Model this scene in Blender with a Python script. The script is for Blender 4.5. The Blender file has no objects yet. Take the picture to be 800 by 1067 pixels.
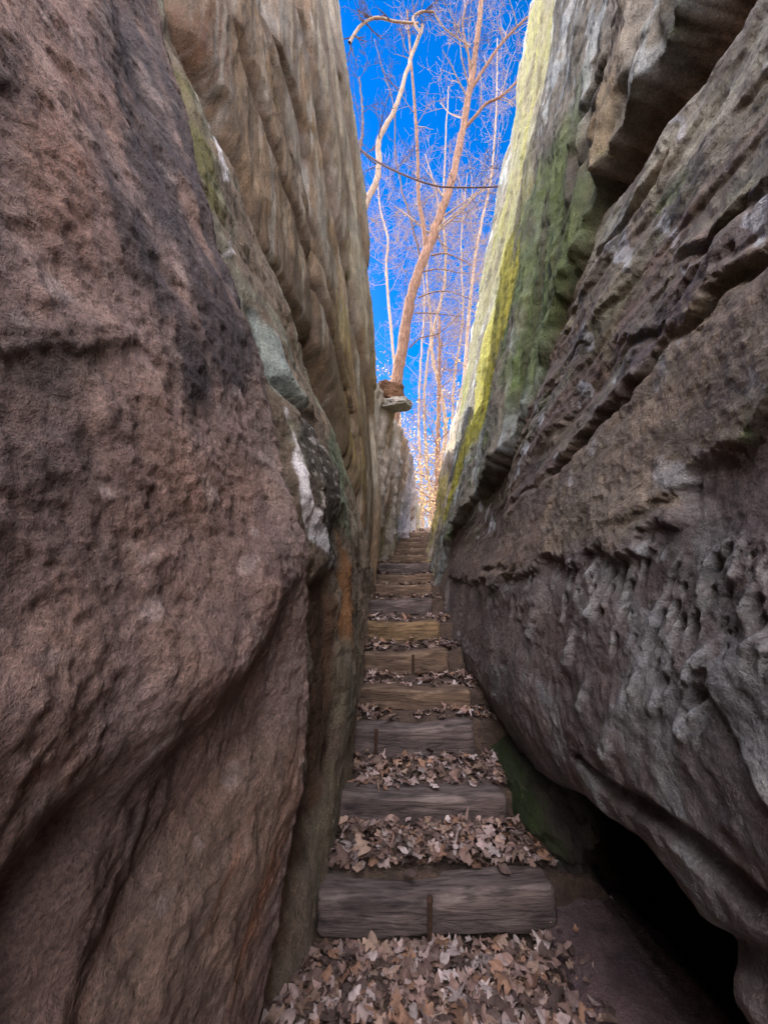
import bpy, bmesh, math, random, time
import numpy as np
random.seed(7)
RNG = np.random.default_rng(11)
T0 = time.time()
C = bpy.context.scene.collection
H = 1.45                      # eye height above the ground at the camera's feet
PITCH = math.radians(11.6)
CP, SP = math.cos(PITCH), math.sin(PITCH)
Q = 0.0064                    # mesh fineness of the rock faces
DEG = math.radians

# ----------------------------------------------------------------- helpers: noise
LAT = RNG.random((64, 64, 64), dtype=np.float32).ravel() * 2 - 1
def vnoise(x, y, z):
    xi = np.floor(x); yi = np.floor(y); zi = np.floor(z)
    fx = (x - xi).astype(np.float32); fy = (y - yi).astype(np.float32); fz = (z - zi).astype(np.float32)
    fx = fx*fx*fx*(fx*(fx*6-15)+10); fy = fy*fy*fy*(fy*(fy*6-15)+10); fz = fz*fz*fz*(fz*(fz*6-15)+10)
    xi = xi.astype(np.int64) & 63; yi = yi.astype(np.int64) & 63; zi = zi.astype(np.int64) & 63
    x1 = ((xi+1) & 63) * 4096; xi = xi * 4096
    y1 = ((yi+1) & 63) * 64; yi = yi * 64
    z1 = (zi+1) & 63
    def lx(a, b):
        p = LAT[xi+a+b]; return p + (LAT[x1+a+b]-p)*fx
    c00 = lx(yi, zi); c10 = lx(y1, zi); c01 = lx(yi, z1); c11 = lx(y1, z1)
    a = c00+(c10-c00)*fy; b = c01+(c11-c01)*fy
    return a+(b-a)*fz
def fbm(Y, Z, f=1.0, oct=4, seed=0.0, sy=1.0, sz=1.0, gain=.5, X=0.0, ridged=False, rot=0.0):
    c, s = math.cos(rot), math.sin(rot)
    y = (Y*c + Z*s)*f*sy; z = (-Y*s + Z*c)*f*sz
    x = np.zeros_like(Y) + X*f + seed*1.37
    y = y + seed*3.1; z = z + seed*7.7
    out = np.zeros_like(Y, dtype=np.float32); amp = 1.0; tot = 0
    for o in range(oct):
        n = vnoise(x, y, z)
        if ridged: n = 1-2*np.abs(n)
        out += amp*n; tot += amp; amp *= gain
        y, z, x = (y*.8+z*.6)*2.03+17.3, (-y*.6+z*.8)*2.03+5.1, x*2.03+3.7
    return out/tot*1.35
def sstep(a, b, x):
    t = np.clip((x-a)/(b-a), 0, 1); return t*t*(3-2*t)
def tab(v, pts):
    a = np.array(pts, dtype=np.float64)
    v = np.asarray(v, dtype=np.float64)
    d = .12                       # softened piecewise-linear table
    return (np.interp(v-d, a[:,0], a[:,1])+np.interp(v+d, a[:,0], a[:,1])+2*np.interp(v, a[:,0], a[:,1]))/4
def mixc(c, m, col):
    return c + m[..., None]*(np.array(col, dtype=np.float32)-c)

# ----------------------------------------------------------------- helpers: rays through photo points
def ray(u, v):
    a = (u-400)/400.0; b = (533.5-v)/400.0
    return np.array((a, CP-b*SP, SP+b*CP))
def at(u, v, y):
    r = ray(u, v); return r*(y/r[1])
TS = np.geomspace(.15, 25, 700)
def cast(px, f):
    """where the sight lines through photo points meet a wall x = f(y, z): list of (y, z)"""
    out = []
    for u, v in px:
        r = ray(u, v)
        g = r[0]*TS - f(r[1]*TS, r[2]*TS)
        if r[0] > 0: hit = np.nonzero(g > 0)[0]
        else: hit = np.nonzero(g < 0)[0]
        hit = [h for h in hit if h > 0]
        t = TS[-1]
        if len(hit):
            h = hit[0]; g0, g1 = g[h-1], g[h]
            t = TS[h-1] + (TS[h]-TS[h-1])*(g0/(g0-g1) if g0 != g1 else 0)
        out.append((r[1]*t, r[2]*t))
    return out
def sdf(poly, Y, Z):
    """signed distance to a polygon, positive inside"""
    P = np.array(poly, dtype=np.float32); n = len(P)
    d = np.full(Y.shape, 1e9, dtype=np.float32); ins = np.zeros(Y.shape, dtype=bool)
    for i in range(n):
        a, b = P[i], P[(i+1) % n]
        e = b-a; L = float(e@e)+1e-12
        t = np.clip(((Y-a[0])*e[0]+(Z-a[1])*e[1])/L, 0, 1)
        dd = (Y-a[0]-t*e[0])**2+(Z-a[1]-t*e[1])**2
        np.minimum(d, dd, out=d)
        if a[1] != b[1]:
            cr = ((a[1] > Z) != (b[1] > Z)) & (Y < (b[0]-a[0])*(Z-a[1])/(b[1]-a[1])+a[0])
            ins ^= cr
    d = np.sqrt(d)
    return np.where(ins, d, -d)
def pdist(line, Y, Z):
    P = np.array(line, dtype=np.float32)
    d = np.full(Y.shape, 1e9, dtype=np.float32)
    for a, b in zip(P[:-1], P[1:]):
        e = b-a; L = float(e@e)+1e-12
        t = np.clip(((Y-a[0])*e[0]+(Z-a[1])*e[1])/L, 0, 1)
        np.minimum(d, (Y-a[0]-t*e[0])**2+(Z-a[1]-t*e[1])**2, out=d)
    return np.sqrt(d)

# ----------------------------------------------------------------- helpers: objects
def tag(o, label=None, cat=None, group=None, kind=None):
    if label: o['label'] = label
    if cat: o['category'] = cat
    if group: o['group'] = group
    if kind: o['kind'] = kind
    return o
def empty(name, loc):
    o = bpy.data.objects.new(name, None); C.objects.link(o); o.location = loc; return o
def mesh_obj(name, V, F, mat, parent=None, cols=None, smooth=True, origin=None):
    """V (n,3) array, F list or (m,k) array of same-size faces"""
    V = np.asarray(V, dtype=np.float32)
    org = np.zeros(3, dtype=np.float32) if origin is None else np.asarray(origin, dtype=np.float32)
    me = bpy.data.meshes.new(name)
    if isinstance(F, list) and len(F) and isinstance(F[0], np.ndarray) and F[0].ndim == 2: groups = F
    elif isinstance(F, np.ndarray): groups = [F]
    else:
        by = {}
        for f in F: by.setdefault(len(f), []).append(f)
        groups = [np.array(v, dtype=np.int32) for v in by.values()]
    me.vertices.add(len(V)); me.vertices.foreach_set('co', (V-org).ravel())
    lv = np.concatenate([g.ravel() for g in groups]).astype(np.int32)
    cnt = np.concatenate([np.full(len(g), g.shape[1]) for g in groups])
    st = np.concatenate([[0], np.cumsum(cnt)[:-1]]).astype(np.int32)
    me.loops.add(len(lv)); me.loops.foreach_set('vertex_index', lv)
    me.polygons.add(len(cnt)); me.polygons.foreach_set('loop_start', st)
    me.polygons.foreach_set('use_smooth', np.full(len(cnt), smooth))
    me.update(calc_edges=True)
    if cols is not None:
        at_ = me.color_attributes.new('Col', 'FLOAT_COLOR', 'POINT')
        c4 = np.ones((len(V), 4), dtype=np.float32); c4[:, :cols.shape[1]] = cols
        at_.data.foreach_set('color', c4.ravel())
    me.materials.append(mat)
    o = bpy.data.objects.new(name, me); C.objects.link(o)
    o.location = [float(q) for q in org]
    if parent is not None:
        o.parent = parent
        o.location = [float(a)-b for a, b in zip(org, parent.location)]
    return o

# ----------------------------------------------------------------- materials
def nodes(name):
    m = bpy.data.materials.new(name); m.use_nodes = True
    nt = m.node_tree; nt.nodes.clear()
    out = nt.nodes.new('ShaderNodeOutputMaterial'); b = nt.nodes.new('ShaderNodeBsdfPrincipled')
    nt.links.new(b.outputs[0], out.inputs[0])
    return m, nt, b
def nd(nt, typ, **kw):
    n = nt.nodes.new(typ)
    for k, v in kw.items():
        if k in n.inputs: n.inputs[k].default_value = v
        else: setattr(n, k, v)
    return n
def noise(nt, vec, scale, detail=6, rough=.6, dist=0.0):
    n = nd(nt, 'ShaderNodeTexNoise'); n.inputs['Scale'].default_value = scale
    n.inputs['Detail'].default_value = detail; n.inputs['Roughness'].default_value = rough
    n.inputs['Distortion'].default_value = dist
    nt.links.new(vec, n.inputs['Vector']); return n.outputs['Fac']
def ramp(nt, fac, stops):
    r = nd(nt, 'ShaderNodeValToRGB'); e = r.color_ramp.elements
    while len(e) < len(stops): e.new(.5)
    for el, (p, c) in zip(e, stops):
        el.position = p; el.color = (*c, 1) if len(c) == 3 else c
    nt.links.new(fac, r.inputs[0]); return r.outputs[0]
def mul(nt, a, b, mode='MULTIPLY', fac=1.0):
    m = nd(nt, 'ShaderNodeMix', data_type='RGBA', blend_type=mode)
    m.inputs[0].default_value = fac
    nt.links.new(a, m.inputs[6])
    if hasattr(b, 'links'): nt.links.new(b, m.inputs[7])
    else: m.inputs[7].default_value = (*b, 1)
    return m.outputs[2]
def math_(nt, op, a, b=None):
    m = nd(nt, 'ShaderNodeMath', operation=op)
    for i, q in enumerate((a, b)):
        if q is None: continue
        if hasattr(q, 'links'): nt.links.new(q, m.inputs[i])
        else: m.inputs[i].default_value = q
    return m.outputs[0]
def bump(nt, b, h, strength, dist, prev=None):
    n = nd(nt, 'ShaderNodeBump'); n.inputs['Strength'].default_value = strength; n.inputs['Distance'].default_value = dist
    nt.links.new(h, n.inputs['Height'])
    if prev is not None: nt.links.new(prev, n.inputs['Normal'])
    return n.outputs[0]
def coords(nt, scale=None, rot=None):
    t = nd(nt, 'ShaderNodeTexCoord').outputs['Object']
    if scale is None: return t
    m = nd(nt, 'ShaderNodeMapping'); m.inputs['Scale'].default_value = scale
    if rot: m.inputs['Rotation'].default_value = rot
    nt.links.new(t, m.inputs['Vector']); return m.outputs[0]
def rock_mat(name, grain=160, gstr=.5, stretch=(1, 1, 1), rough=.78, spec=.3, mot=.5, rot=None, sheen=0):
    m, nt, b = nodes(name)
    v = coords(nt); vs = coords(nt, stretch, rot)
    col = nd(nt, 'ShaderNodeVertexColor', layer_name='Col').outputs[0]
    n1 = noise(nt, vs, grain*.13, 8, .72); n2 = noise(nt, v, grain, 4, .7)
    n3 = noise(nt, vs, grain*.035, 7, .68, .3)
    c = mul(nt, col, ramp(nt, n1, [(.28, (1-mot, 1-mot, 1-mot)), (.5, (1, 1, 1)), (.72, (1+mot, 1+mot, 1+mot))]))
    c = mul(nt, c, ramp(nt, n2, [(.3, (.55, .56, .58)), (.52, (1, 1, 1)), (.7, (1.45, 1.4, 1.36))]))
    c = mul(nt, c, ramp(nt, n3, [(.3, (.72, .76, .8)), (.5, (1, 1, 1)), (.7, (1.22, 1.14, 1.06))]))
    nt.links.new(c, b.inputs['Base Color'])
    b.inputs['Roughness'].default_value = rough; b.inputs['Specular IOR Level'].default_value = spec
    h1 = bump(nt, b, n3, .8*gstr, .05)
    h2 = bump(nt, b, n1, 1.0*gstr, .018, h1)
    h3 = bump(nt, b, n2, 1.0*gstr, .008, h2)
    nt.links.new(h3, b.inputs['Normal'])
    return m
M = {}
M['boulder'] = rock_mat('grainy_brown_sandstone', 130, .8, (1, 1, .8), mot=.38)
M['slab'] = rock_mat('tan_sandstone', 110, 1.25, (1, 1.3, .4), mot=.45)
M['dark'] = rock_mat('flaky_dark_sandstone', 150, .75, (1, .55, 1), rot=(DEG(-18), 0, 0), rough=.58, spec=.5, mot=.45)
M['mossy'] = rock_mat('lichen_sandstone', 130, .9, (1, 1.2, .45), mot=.55)

# ----------------------------------------------------------------- rock faces
def axis(lo, hi, dens):
    t = np.linspace(lo, hi, 6000); w = 1/dens(t)
    s = np.concatenate([[0], np.cumsum((w[1:]+w[:-1])/2*np.diff(t))])
    n = int(s[-1])+2
    return np.interp(np.linspace(0, s[-1], n), s, t).astype(np.float32)
def rock(name, poly, xf, side, detail, colour, mat, radii=.2, depth=.8, k=1.0, warp=.05, wf=1.6, seed=0, label='', back=None, erode=None):
    """one solid boulder: its visible face is the surface x = xf(y, z) + relief over the outline poly (y, z); the rim curves back"""
    P = np.array(poly); q = Q*k
    ys = axis(P[:,0].min()-.02, P[:,0].max()+.02, lambda t: q*(.5+.3*np.abs(t)**1.5))
    zs = axis(P[:,1].min()-.02, P[:,1].max()+.02, lambda t: q*(.7+.5*np.abs(t)))
    Y, Z = np.meshgrid(ys, zs, indexing='ij')
    wy = Y+warp*fbm(Y, Z, wf, 4, seed+.3)
    wz = Z+warp*fbm(Y, Z, wf, 4, seed+9.1)
    d = sdf(poly, wy, wz)
    s = 1 if side == 'L' else -1
    if np.isscalar(radii): rr = np.full(Y.shape, radii, dtype=np.float32)
    else: rr = radii(Y, Z)
    t = np.clip(d/rr, 0, 1)
    drop = depth*(1-np.sqrt(np.clip(1-(1-t)**2, 0, 1)))
    base = xf(Y, Z)
    rel = detail(Y, Z, d)
    X = base + s*(rel - drop)
    keep = d > -.004*(1+np.abs(Y)+np.abs(Z))
    col = colour(Y, Z, d, rel).astype(np.float32)
    fm = keep[:-1, :-1] & keep[1:, :-1] & keep[:-1, 1:] & keep[1:, 1:]
    idx = np.arange(Y.size).reshape(Y.shape)
    a, b_, c_, d_ = idx[:-1, :-1][fm], idx[1:, :-1][fm], idx[1:, 1:][fm], idx[:-1, 1:][fm]
    F = np.stack([a, b_, c_, d_] if s > 0 else [a, d_, c_, b_], 1)
    used = np.unique(F); re = np.full(Y.size, -1, dtype=np.int64); re[used] = np.arange(len(used))
    F = re[F]
    V = np.stack([X.ravel()[used], Y.ravel()[used], Z.ravel()[used]+H], 1)
    cc = np.clip(col.reshape(-1, 3)[used], .002, .85)
    # side walls and back
    E = np.concatenate([F[:, [0, 1]], F[:, [1, 2]], F[:, [2, 3]], F[:, [3, 0]]])
    key = E[:, 0]*len(V)+E[:, 1]; rkey = E[:, 1]*len(V)+E[:, 0]
    be = E[~np.isin(key, rkey)]
    bv = np.unique(be); mp = np.full(len(V), -1, dtype=np.int64); mp[bv] = len(V)+np.arange(len(bv))
    xb = back if back is not None else (P[:,0].mean()*0 - 3.2*s)
    B = V[bv].copy(); B[:, 0] = np.where(s > 0, np.minimum(xb, B[:, 0]-.15), np.maximum(xb, B[:, 0]+.15))
    cen = np.array([[xb-.1*s, P[:,0].mean(), P[:,1].mean()+H]])
    Fs = np.stack([be[:, 1], be[:, 0], mp[be[:, 0]], mp[be[:, 1]]], 1)
    ci = len(V)+len(bv)
    Fc = np.stack([mp[be[:, 1]], mp[be[:, 0]], np.full(len(be), ci)], 1)
    V = np.concatenate([V, B, cen]); cc = np.concatenate([cc, cc[bv], [[.2, .16, .13]]])
    o = mesh_obj(name, V, [np.concatenate([F, Fs]).astype(np.int32), Fc.astype(np.int32)], mat, None, cc,
                 origin=(xb, P[:,0].mean(), max(P[:,1].min(), -1.3)+H))
    tag(o, label, 'rock')
    print(name, len(V), round(time.time()-T0, 1))
    return o

def groove(line, Y, Z, w, depth, lip=0.0):
    d = pdist(line, Y, Z)
    return -depth*np.exp(-(d/w)**2)+lip*np.exp(-((d-2*w)/w)**2)
def bedding(Y, Z, slope, freq, amp, seed, wob=.12, sharp=.12, flip=1):
    """ledges: surface swells downwards and then steps sharply back"""
    s = (Z+slope*Y)*freq + wob*freq*fbm(Y, Z, 1.3, 5, seed, gain=.62)
    f = s-np.floor(s)
    saw = np.where(f < sharp, f/sharp, (1-f)/(1-sharp))
    patch = sstep(-.15, .5, fbm(Y, Z, 1.1, 3, seed+4, sz=1.6))
    return amp*saw*patch

# ---- LEFT: near boulder
EDGE = [(-1.8, -.34), (-1.15, -.31), (-.6, -.25), (-.1, -.24), (.3, -.28), (.56, -.35), (1.0, -.5), (1.39, -.66), (2.75, -1.07), (4, -1.5), (6, -2.1)]
def xA(y, z): return tab(z, EDGE) - .25*np.minimum(1.3-y, 1.4+.0*y)
def build_near_boulder():
    edge = cast([(178, -25), (184, 0), (212, 120), (238, 250), (274, 350), (306, 450), (324, 540), (334, 620), (336, 700), (328, 790), (314, 880), (298, 1000), (290, 1067), (286, 1120)], xA)
    poly = [(-3.4, 5.2), (1.0, 5.2), (1.15, 3.6)] + edge + [(edge[-1][0], -1.75), (-3.4, -1.75)]
    over = cast([(322, 596), (296, 640), (262, 700), (232, 732), (178, 770), (120, 812), (50, 862), (0, 905)], xA)
    rec = over + [(-4, over[-1][1]-.5), (-4, -2.4), (2, -2.4), (2, over[0][1])]
    fold2 = cast([(285, 765), (262, 800), (228, 850), (205, 880), (175, 950), (120, 1067)], xA)
    fold3 = cast([(110, 860), (85, 930), (75, 990), (70, 1060)], xA)
    fold3b = cast([(120, 740), (60, 800), (0, 835)], xA)
    shelf = cast([(-40, 353), (0, 352), (60, 350), (105, 348), (128, 344)], xA)
    furrow = cast([(135, 0), (150, 90), (165, 170), (205, 240)], xA)
    varn = cast([(112, -20), (152, -20), (172, 60), (202, 170), (226, 260), (268, 350), (288, 440), (262, 450), (215, 420), (160, 340), (122, 220), (108, 100)], xA)
    below_shelf = cast([(0, 350), (130, 352), (125, 400), (60, 395), (0, 380)], xA)  # darker patch just below the shelf line
    red = cast([(0, 40), (90, 20), (110, 160), (105, 330), (0, 340)], xA)
    warm = cast([(280, 770), (312, 760), (305, 870), (240, 1067), (130, 1067), (200, 900)], xA)
    low = cast([(0, 905), (150, 815), (230, 745), (180, 940), (120, 1067), (0, 1067)], xA)
    rim = cast([(258, 300), (290, 400), (308, 470), (318, 560), (312, 640), (290, 560), (262, 420)], xA)
    def detail(Y, Z, d):
        w = .03*fbm(Y, Z, 3, 3, 2.2)
        dr = sdf(rec, Y+w, Z+w)
        r = .04*fbm(Y, Z, 1.3, 3, 1.0) + .010*fbm(Y, Z, 4, 3, 2.0)
        r += -.075*sstep(-.10, .12, dr)*(1-.6*sstep(.12, .6, dr))*sstep(.05, .6, d) + .04*np.exp(-((dr+.12)/.12)**2)
        dd = pdist(fold2, Y+w, Z+w); r += -.026*np.exp(-(dd/.05)**2)
        r += groove(fold3, Y, Z, .05, .045, .01)+groove(fold3b, Y, Z, .08, .03)
        sh = pdist(shelf, Y+w*.5, Z+w*.5)
        r += .009*np.exp(-((sh-.008)/.018)**2) - .005*np.exp(-((sh-.07)/.05)**2)*(Z < np.interp(Y, sorted([p[0] for p in shelf]), [p[1] for p in sorted(shelf)]))
        r += groove(furrow, Y+w, Z, .11, .045)
        pit = fbm(Y, Z, 16, 3, 5.0, sy=1.1, sz=.8)
        r += -.004*sstep(.15, .65, pit) + .0035*fbm(Y, Z, 40, 3, 8.0)
        r += .005*fbm(Y, Z, 12, 4, 3.0, ridged=True, sy=1.2, sz=.6, rot=.6) + .008*fbm(Y, Z, 6, 4, 3.6, sy=1.5, sz=.7, rot=.55) + .004*fbm(Y, Z, 15, 4, 3.9) + .003*fbm(Y, Z, 45, 3, 4.2)
        return r
    def colour(Y, Z, d, rel):
        n = fbm(Y, Z, 2.5, 5, 11); n2 = fbm(Y, Z, 7, 5, 12, sy=1.5, sz=.5); w = .06*n2
        c = np.zeros(Y.shape+(3,), dtype=np.float32)+np.array((.235, .158, .13))
        c = mixc(c, .55*sstep(-.1, .5, n), (.28, .21, .19))
        c = mixc(c, .45*sstep(.0, .6, -n), (.15, .105, .098))
        c = mixc(c, .6*sstep(-.08, .15, sdf(red, Y, Z)+w)*sstep(-.2, .4, n2), (.25, .12, .075))
        c = mixc(c, .4*sstep(-.08, .15, sdf(red, Y, Z)+w)*sstep(.15, .5, -n2), (.1, .085, .09))
        c = mixc(c, .9*sstep(-.10, .06, sdf(varn, Y+w, Z)+1.2*w)*sstep(-.75, .1, n2), (.05, .042, .046))
        c = mixc(c, .6*sstep(-.03, .03, sdf(below_shelf, Y, Z)+w), (.09, .075, .06))
        c = mixc(c, .35*sstep(.25, .6, fbm(Y, Z, 3, 5, 14, sy=2, sz=.5)), (.10, .08, .082))
        c = mixc(c, .6*sstep(-.06, .06, sdf(warm, Y, Z)+w), (.23, .165, .125))
        c = mixc(c, .55*sstep(-.06, .06, sdf(low, Y, Z)+w), (.13, .095, .09))
        c = mixc(c, .55*sstep(.1, .5, fbm(Y, Z, 5, 4, 15, sy=2.2, sz=.4, rot=-.5))*sstep(-.06, .06, sdf(warm, Y, Z)+w), (.22, .085, .035))
        c = mixc(c, .5*sstep(-.05, .05, sdf(rim, Y, Z)+w), (.30, .225, .19))
        c = mixc(c, .5*sstep(.55, .8, fbm(Y, Z, 12, 3, 16)), (.40, .33, .30))
        return c
    def radii(Y, Z): return np.clip(.11+.05*Z, .09, .3).astype(np.float32)
    return rock('boulder', poly, xA, 'L', detail, colour, M['boulder'], radii=radii, depth=.5, warp=.02, seed=1, back=-2.6,
                label='huge rounded purplish brown boulder filling the left side of the passage beside the lowest steps')

# ---- LEFT: thin slab behind it
A2T = [(-1.8, -.33), (-.7, -.30), (0, -.31), (.6, -.37), (1.0, -.48), (1.27, -.57), (1.6, -.71), (2.3, -.93), (3, -1.18), (4, -1.5), (6, -2.1)]
def xA2(y, z): return tab(z, A2T)+.14*(np.minimum(y, 2.4)-1.7)+.03*np.maximum(y-2.4, 0)
def build_thin_slab():
    poly = [(1.25, 4.6), (1.75, 4.6), (2.1, 3.0), (2.5, 2.35), (3.2, 1.75), (4.3, 1.1), (4.7, .2), (4.7, -1.6), (1.2, -1.8), (1.25, 0)]
    white = cast([(297, 425), (302, 450), (307, 490), (314, 525), (330, 553), (337, 580), (328, 578), (314, 556), (304, 525), (299, 480)], xA2)
    white2 = cast([(213, 122), (222, 140), (236, 190), (228, 192), (215, 150)], xA2)
    white3 = cast([(236, 245), (246, 265), (240, 270)], xA2)
    lich = cast([(262, 315), (280, 345), (300, 400), (310, 420), (290, 400), (270, 350)], xA2)
    moss = cast([(180, 40), (196, 100), (230, 220), (245, 290), (228, 290), (205, 180), (182, 90)], xA2)
    moss2 = cast([(335, 430), (352, 470), (362, 520), (358, 560), (340, 520)], xA2)
    blackm = cast([(306, 445), (316, 440), (334, 500), (345, 560), (346, 590), (336, 585), (318, 530), (310, 490)], xA2)
    orange = cast([(318, 600), (342, 600), (346, 700), (342, 800), (325, 880), (290, 1067), (270, 1067), (316, 790)], xA2)
    crack = cast([(165, 20), (180, 70), (196, 140), (215, 205), (236, 270), (262, 350), (290, 410), (300, 440)], xA2)
    crack2 = cast([(268, 330), (290, 395), (318, 440), (342, 520), (352, 600), (354, 680)], xA2)
    rust = cast([(352, 560), (362, 590), (366, 640), (358, 700), (352, 640)], xA2)
    foot = cast([(345, 690), (372, 600), (372, 690), (360, 800), (325, 930), (330, 860), (348, 780)], xA2)
    def detail(Y, Z, d):
        w = .03*fbm(Y, Z, 4, 3, 3)
        r = .05*fbm(Y, Z, 1.6, 3, 21)+.03*fbm(Y, Z, 5, 4, 22, sy=1.3, sz=.5)+.012*fbm(Y, Z, 18, 4, 23)
        r += groove(crack, Y+w, Z, .03, .05)+groove(crack2, Y+w, Z+w, .05, .09)
        r += -.07*sstep(-.10, .08, sdf(orange, Y, Z)+w)
        r += .05*bedding(Y, Z*.3, 0, 3.5, 1, 24, wob=.2, sharp=.2)
        return r
    def colour(Y, Z, d, rel):
        n = fbm(Y, Z, 4, 5, 31); n2 = fbm(Y, Z, 9, 5, 32, sy=1.6, sz=.5); w = .05*n2
        c = np.zeros(Y.shape+(3,), dtype=np.float32)+np.array((.21, .165, .12))
        c = mixc(c, .6*sstep(-.2, .5, n), (.13, .105, .075))
        c = mixc(c, .8*sstep(-.06, .05, sdf(moss, Y, Z)+w)*sstep(-.5, .3, n), (.17, .165, .045))
        c = mixc(c, .7*sstep(-.06, .05, sdf(moss2, Y, Z)+w), (.14, .19, .12))
        c = mixc(c, .8*sstep(-.05, .03, sdf(lich, Y, Z)+w), (.30, .37, .34))
        c = mixc(c, .45*sstep(.1, .45, fbm(Y, Z, 4, 4, 35))*(Z > .4), (.24, .27, .20))
        c = mixc(c, .9*sstep(-.04, .02, sdf(blackm, Y, Z)+w), (.05, .045, .036))
        c = mixc(c, .9*sstep(-.03, .03, sdf(orange, Y, Z)+w), (.105, .058, .033))
        c = mixc(c, .6*sstep(-.1, .4, fbm(Y, Z, 7, 4, 34, sy=2, sz=.35))*sstep(-.03, .03, sdf(orange, Y, Z)+w), (.045, .03, .02))
        c = mixc(c, .7*sstep(-.04, .03, sdf(rust, Y, Z)+w), (.26, .11, .03))
        c = mixc(c, .7*sstep(-.04, .03, sdf(foot, Y, Z)+w), (.15, .135, .09))
        sp = sstep(.3, .5, fbm(Y, Z, 48, 3, 33))
        c = mixc(c, .5*sp*sstep(-.04, .02, sdf(blackm, Y, Z)), (.5, .48, .45))
        for p in (white, white2, white3):
            c = mixc(c, .95*sstep(-.010, .010, sdf(p, Y, Z)+.3*w-.010), (.78, .78, .80))
        return c
    return rock('slab_rock', poly, xA2, 'L', detail, colour, M['slab'], radii=.12, depth=.4, warp=.03, seed=3, back=-2.9, k=1.0,
                label='narrow mossy slab with chalky white streaks beside the rounded brown boulder')

# ---- LEFT: tall overhanging tan slab
XS = [(-2, -.10), (0, -.08), (1.2, -.02), (2.6, -.10), (6.26, -.36), (10.6, -.90), (12, -1.10)]
def xB(y, z): return tab(z, XS)+.3*(y-5)
def build_tan_overhang():
    lowpx = [(186, 0), (204, 55), (220, 95), (232, 150), (247, 210), (262, 262), (288, 300), (312, 345), (332, 385), (348, 430), (358, 470), (368, 520), (374, 560), (372, 600), (366, 640)]
    low = cast(lowpx, xB)
    sil = cast([(357, -20), (360, 60), (372, 130), (384, 200), (386, 270), (393, 340), (402, 415), (404, 470), (408, 520), (398, 560), (392, 600)], lambda y, z: tab(z, XS)+.3*(y-5)+1000*(np.maximum(y-5, 0)))
    poly = [(.3, 11), (.75, 7.5), (1.35, 4.9)] + low + [(3.9, -1.5), (5.0, -1.5)] + [(5.0, 0.2), (5.02, 1.2), (4.95, 2.6), (5.05, 4.4), (5.08, 5.6), (4.92, 8.0), (5.0, 11)]
    g1 = cast([(268, 0), (284, 50), (292, 95), (303, 150), (318, 195), (330, 245), (340, 290), (352, 340), (365, 395), (382, 480)], xB)
    g2 = cast([(308, 0), (320, 50), (330, 110), (342, 180), (352, 240), (365, 300), (374, 350), (388, 430)], xB)
    g3 = cast([(325, 0), (334, 60), (345, 130), (360, 210)], xB)
    g4 = cast([(285, 25), (300, 70), (314, 120), (322, 160)], xB)
    g5 = cast([(240, 0), (256, 50), (272, 110), (290, 170), (310, 230), (328, 290), (345, 350), (366, 430)], xB)
    g6 = cast([(342, 20), (352, 90), (366, 170), (376, 250), (386, 330), (396, 420)], xB)
    right = cast([(312, -30), (356, -30), (368, 100), (383, 200), (392, 330), (400, 450), (385, 400), (356, 240), (335, 120)], xB)
    mid = cast([(268, -20), (310, -20), (332, 110), (355, 240), (376, 360), (366, 390), (335, 250), (300, 130)], xB)
    honey = cast([(205, 0), (262, 0), (296, 110), (325, 230), (318, 300), (270, 230), (235, 130)], xB)
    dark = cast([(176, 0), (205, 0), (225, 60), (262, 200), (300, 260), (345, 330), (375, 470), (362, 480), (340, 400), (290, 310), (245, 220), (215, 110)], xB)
    olive = cast([(335, 280), (372, 330), (392, 400), (402, 480), (385, 540), (372, 500), (352, 400)], xB)
    rust = cast([(186, 0), (225, 0), (240, 60), (215, 70)], xB)
    def detail(Y, Z, d):
        w = .05*fbm(Y, Z, 2.5, 4, 41)
        sc = np.clip(Z*.35, .6, 2.2)
        r = .03*fbm(Y, Z, .7, 2, 42, sz=.5)
        gw = .05+.03*np.maximum(Z, 0); w1 = w*.45
        gw = .02+.012*np.maximum(Z, 0); w1 = .03*fbm(Y, Z, .9, 3, 49, sz=.4, gain=.35)
        def along(g):
            dz = np.interp(Z, [p[1] for p in g[::-1]], [p[0] for p in g[::-1]])
            return Y+w1-dz                     # along the wall: positive beyond the crack
        sc2 = 1+.12*np.maximum(Z, 0)
        S = {k_: along(g) for k_, g in enumerate((g5, g1, g4, g2, g3, g6))}
        for k_, st_ in enumerate((.02, -.03, .02, .035, -.02, .02)):
            r += st_*sc2*sstep(-.6, .8, S[k_]/gw)*np.exp(-np.maximum(S[k_], 0)/2.5) - .15*sc2*np.exp(-np.abs(S[k_])/(gw*.55))*sstep(-.6, .0, fbm(Y, Z, 1.1, 3, 301+k_))
        for k_ in range(14):                   # hairline joints running the same way
            i_ = k_ % 5; f_ = ((k_*.37) % 1)*.8+.1
            q_ = S[i_]*(1-f_)+S[i_+1]*f_+.04*fbm(Y, Z, 1.5, 3, 320+k_)
            r += -.05*sc2*np.exp(-np.abs(q_)/(gw*.45))*sstep(-.1, .35, fbm(Y, Z, .9, 3, 340+k_, sz=.6))
        r += .04*sstep(-.05, .05, sdf(right, Y, Z)+w)
        hm = sstep(-.15, .1, sdf(honey, Y, Z)+w)
        r += (.004+.010*hm)*fbm(Y+.6*w, Z, 4.6, 4, 43, ridged=True, sy=1.8, sz=.55)
        r += .012*fbm(Y, Z, 2.4, 4, 44, sy=3.2, sz=.15, rot=.05)+.006*fbm(Y, Z, 6, 4, 47, sy=3, sz=.2, rot=.05)+.006*fbm(Y, Z, 7, 4, 48, sy=1.2, sz=.8)
        r += .008*fbm(Y, Z, 9, 4, 45, sy=1.6, sz=.5)
        return r
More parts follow.
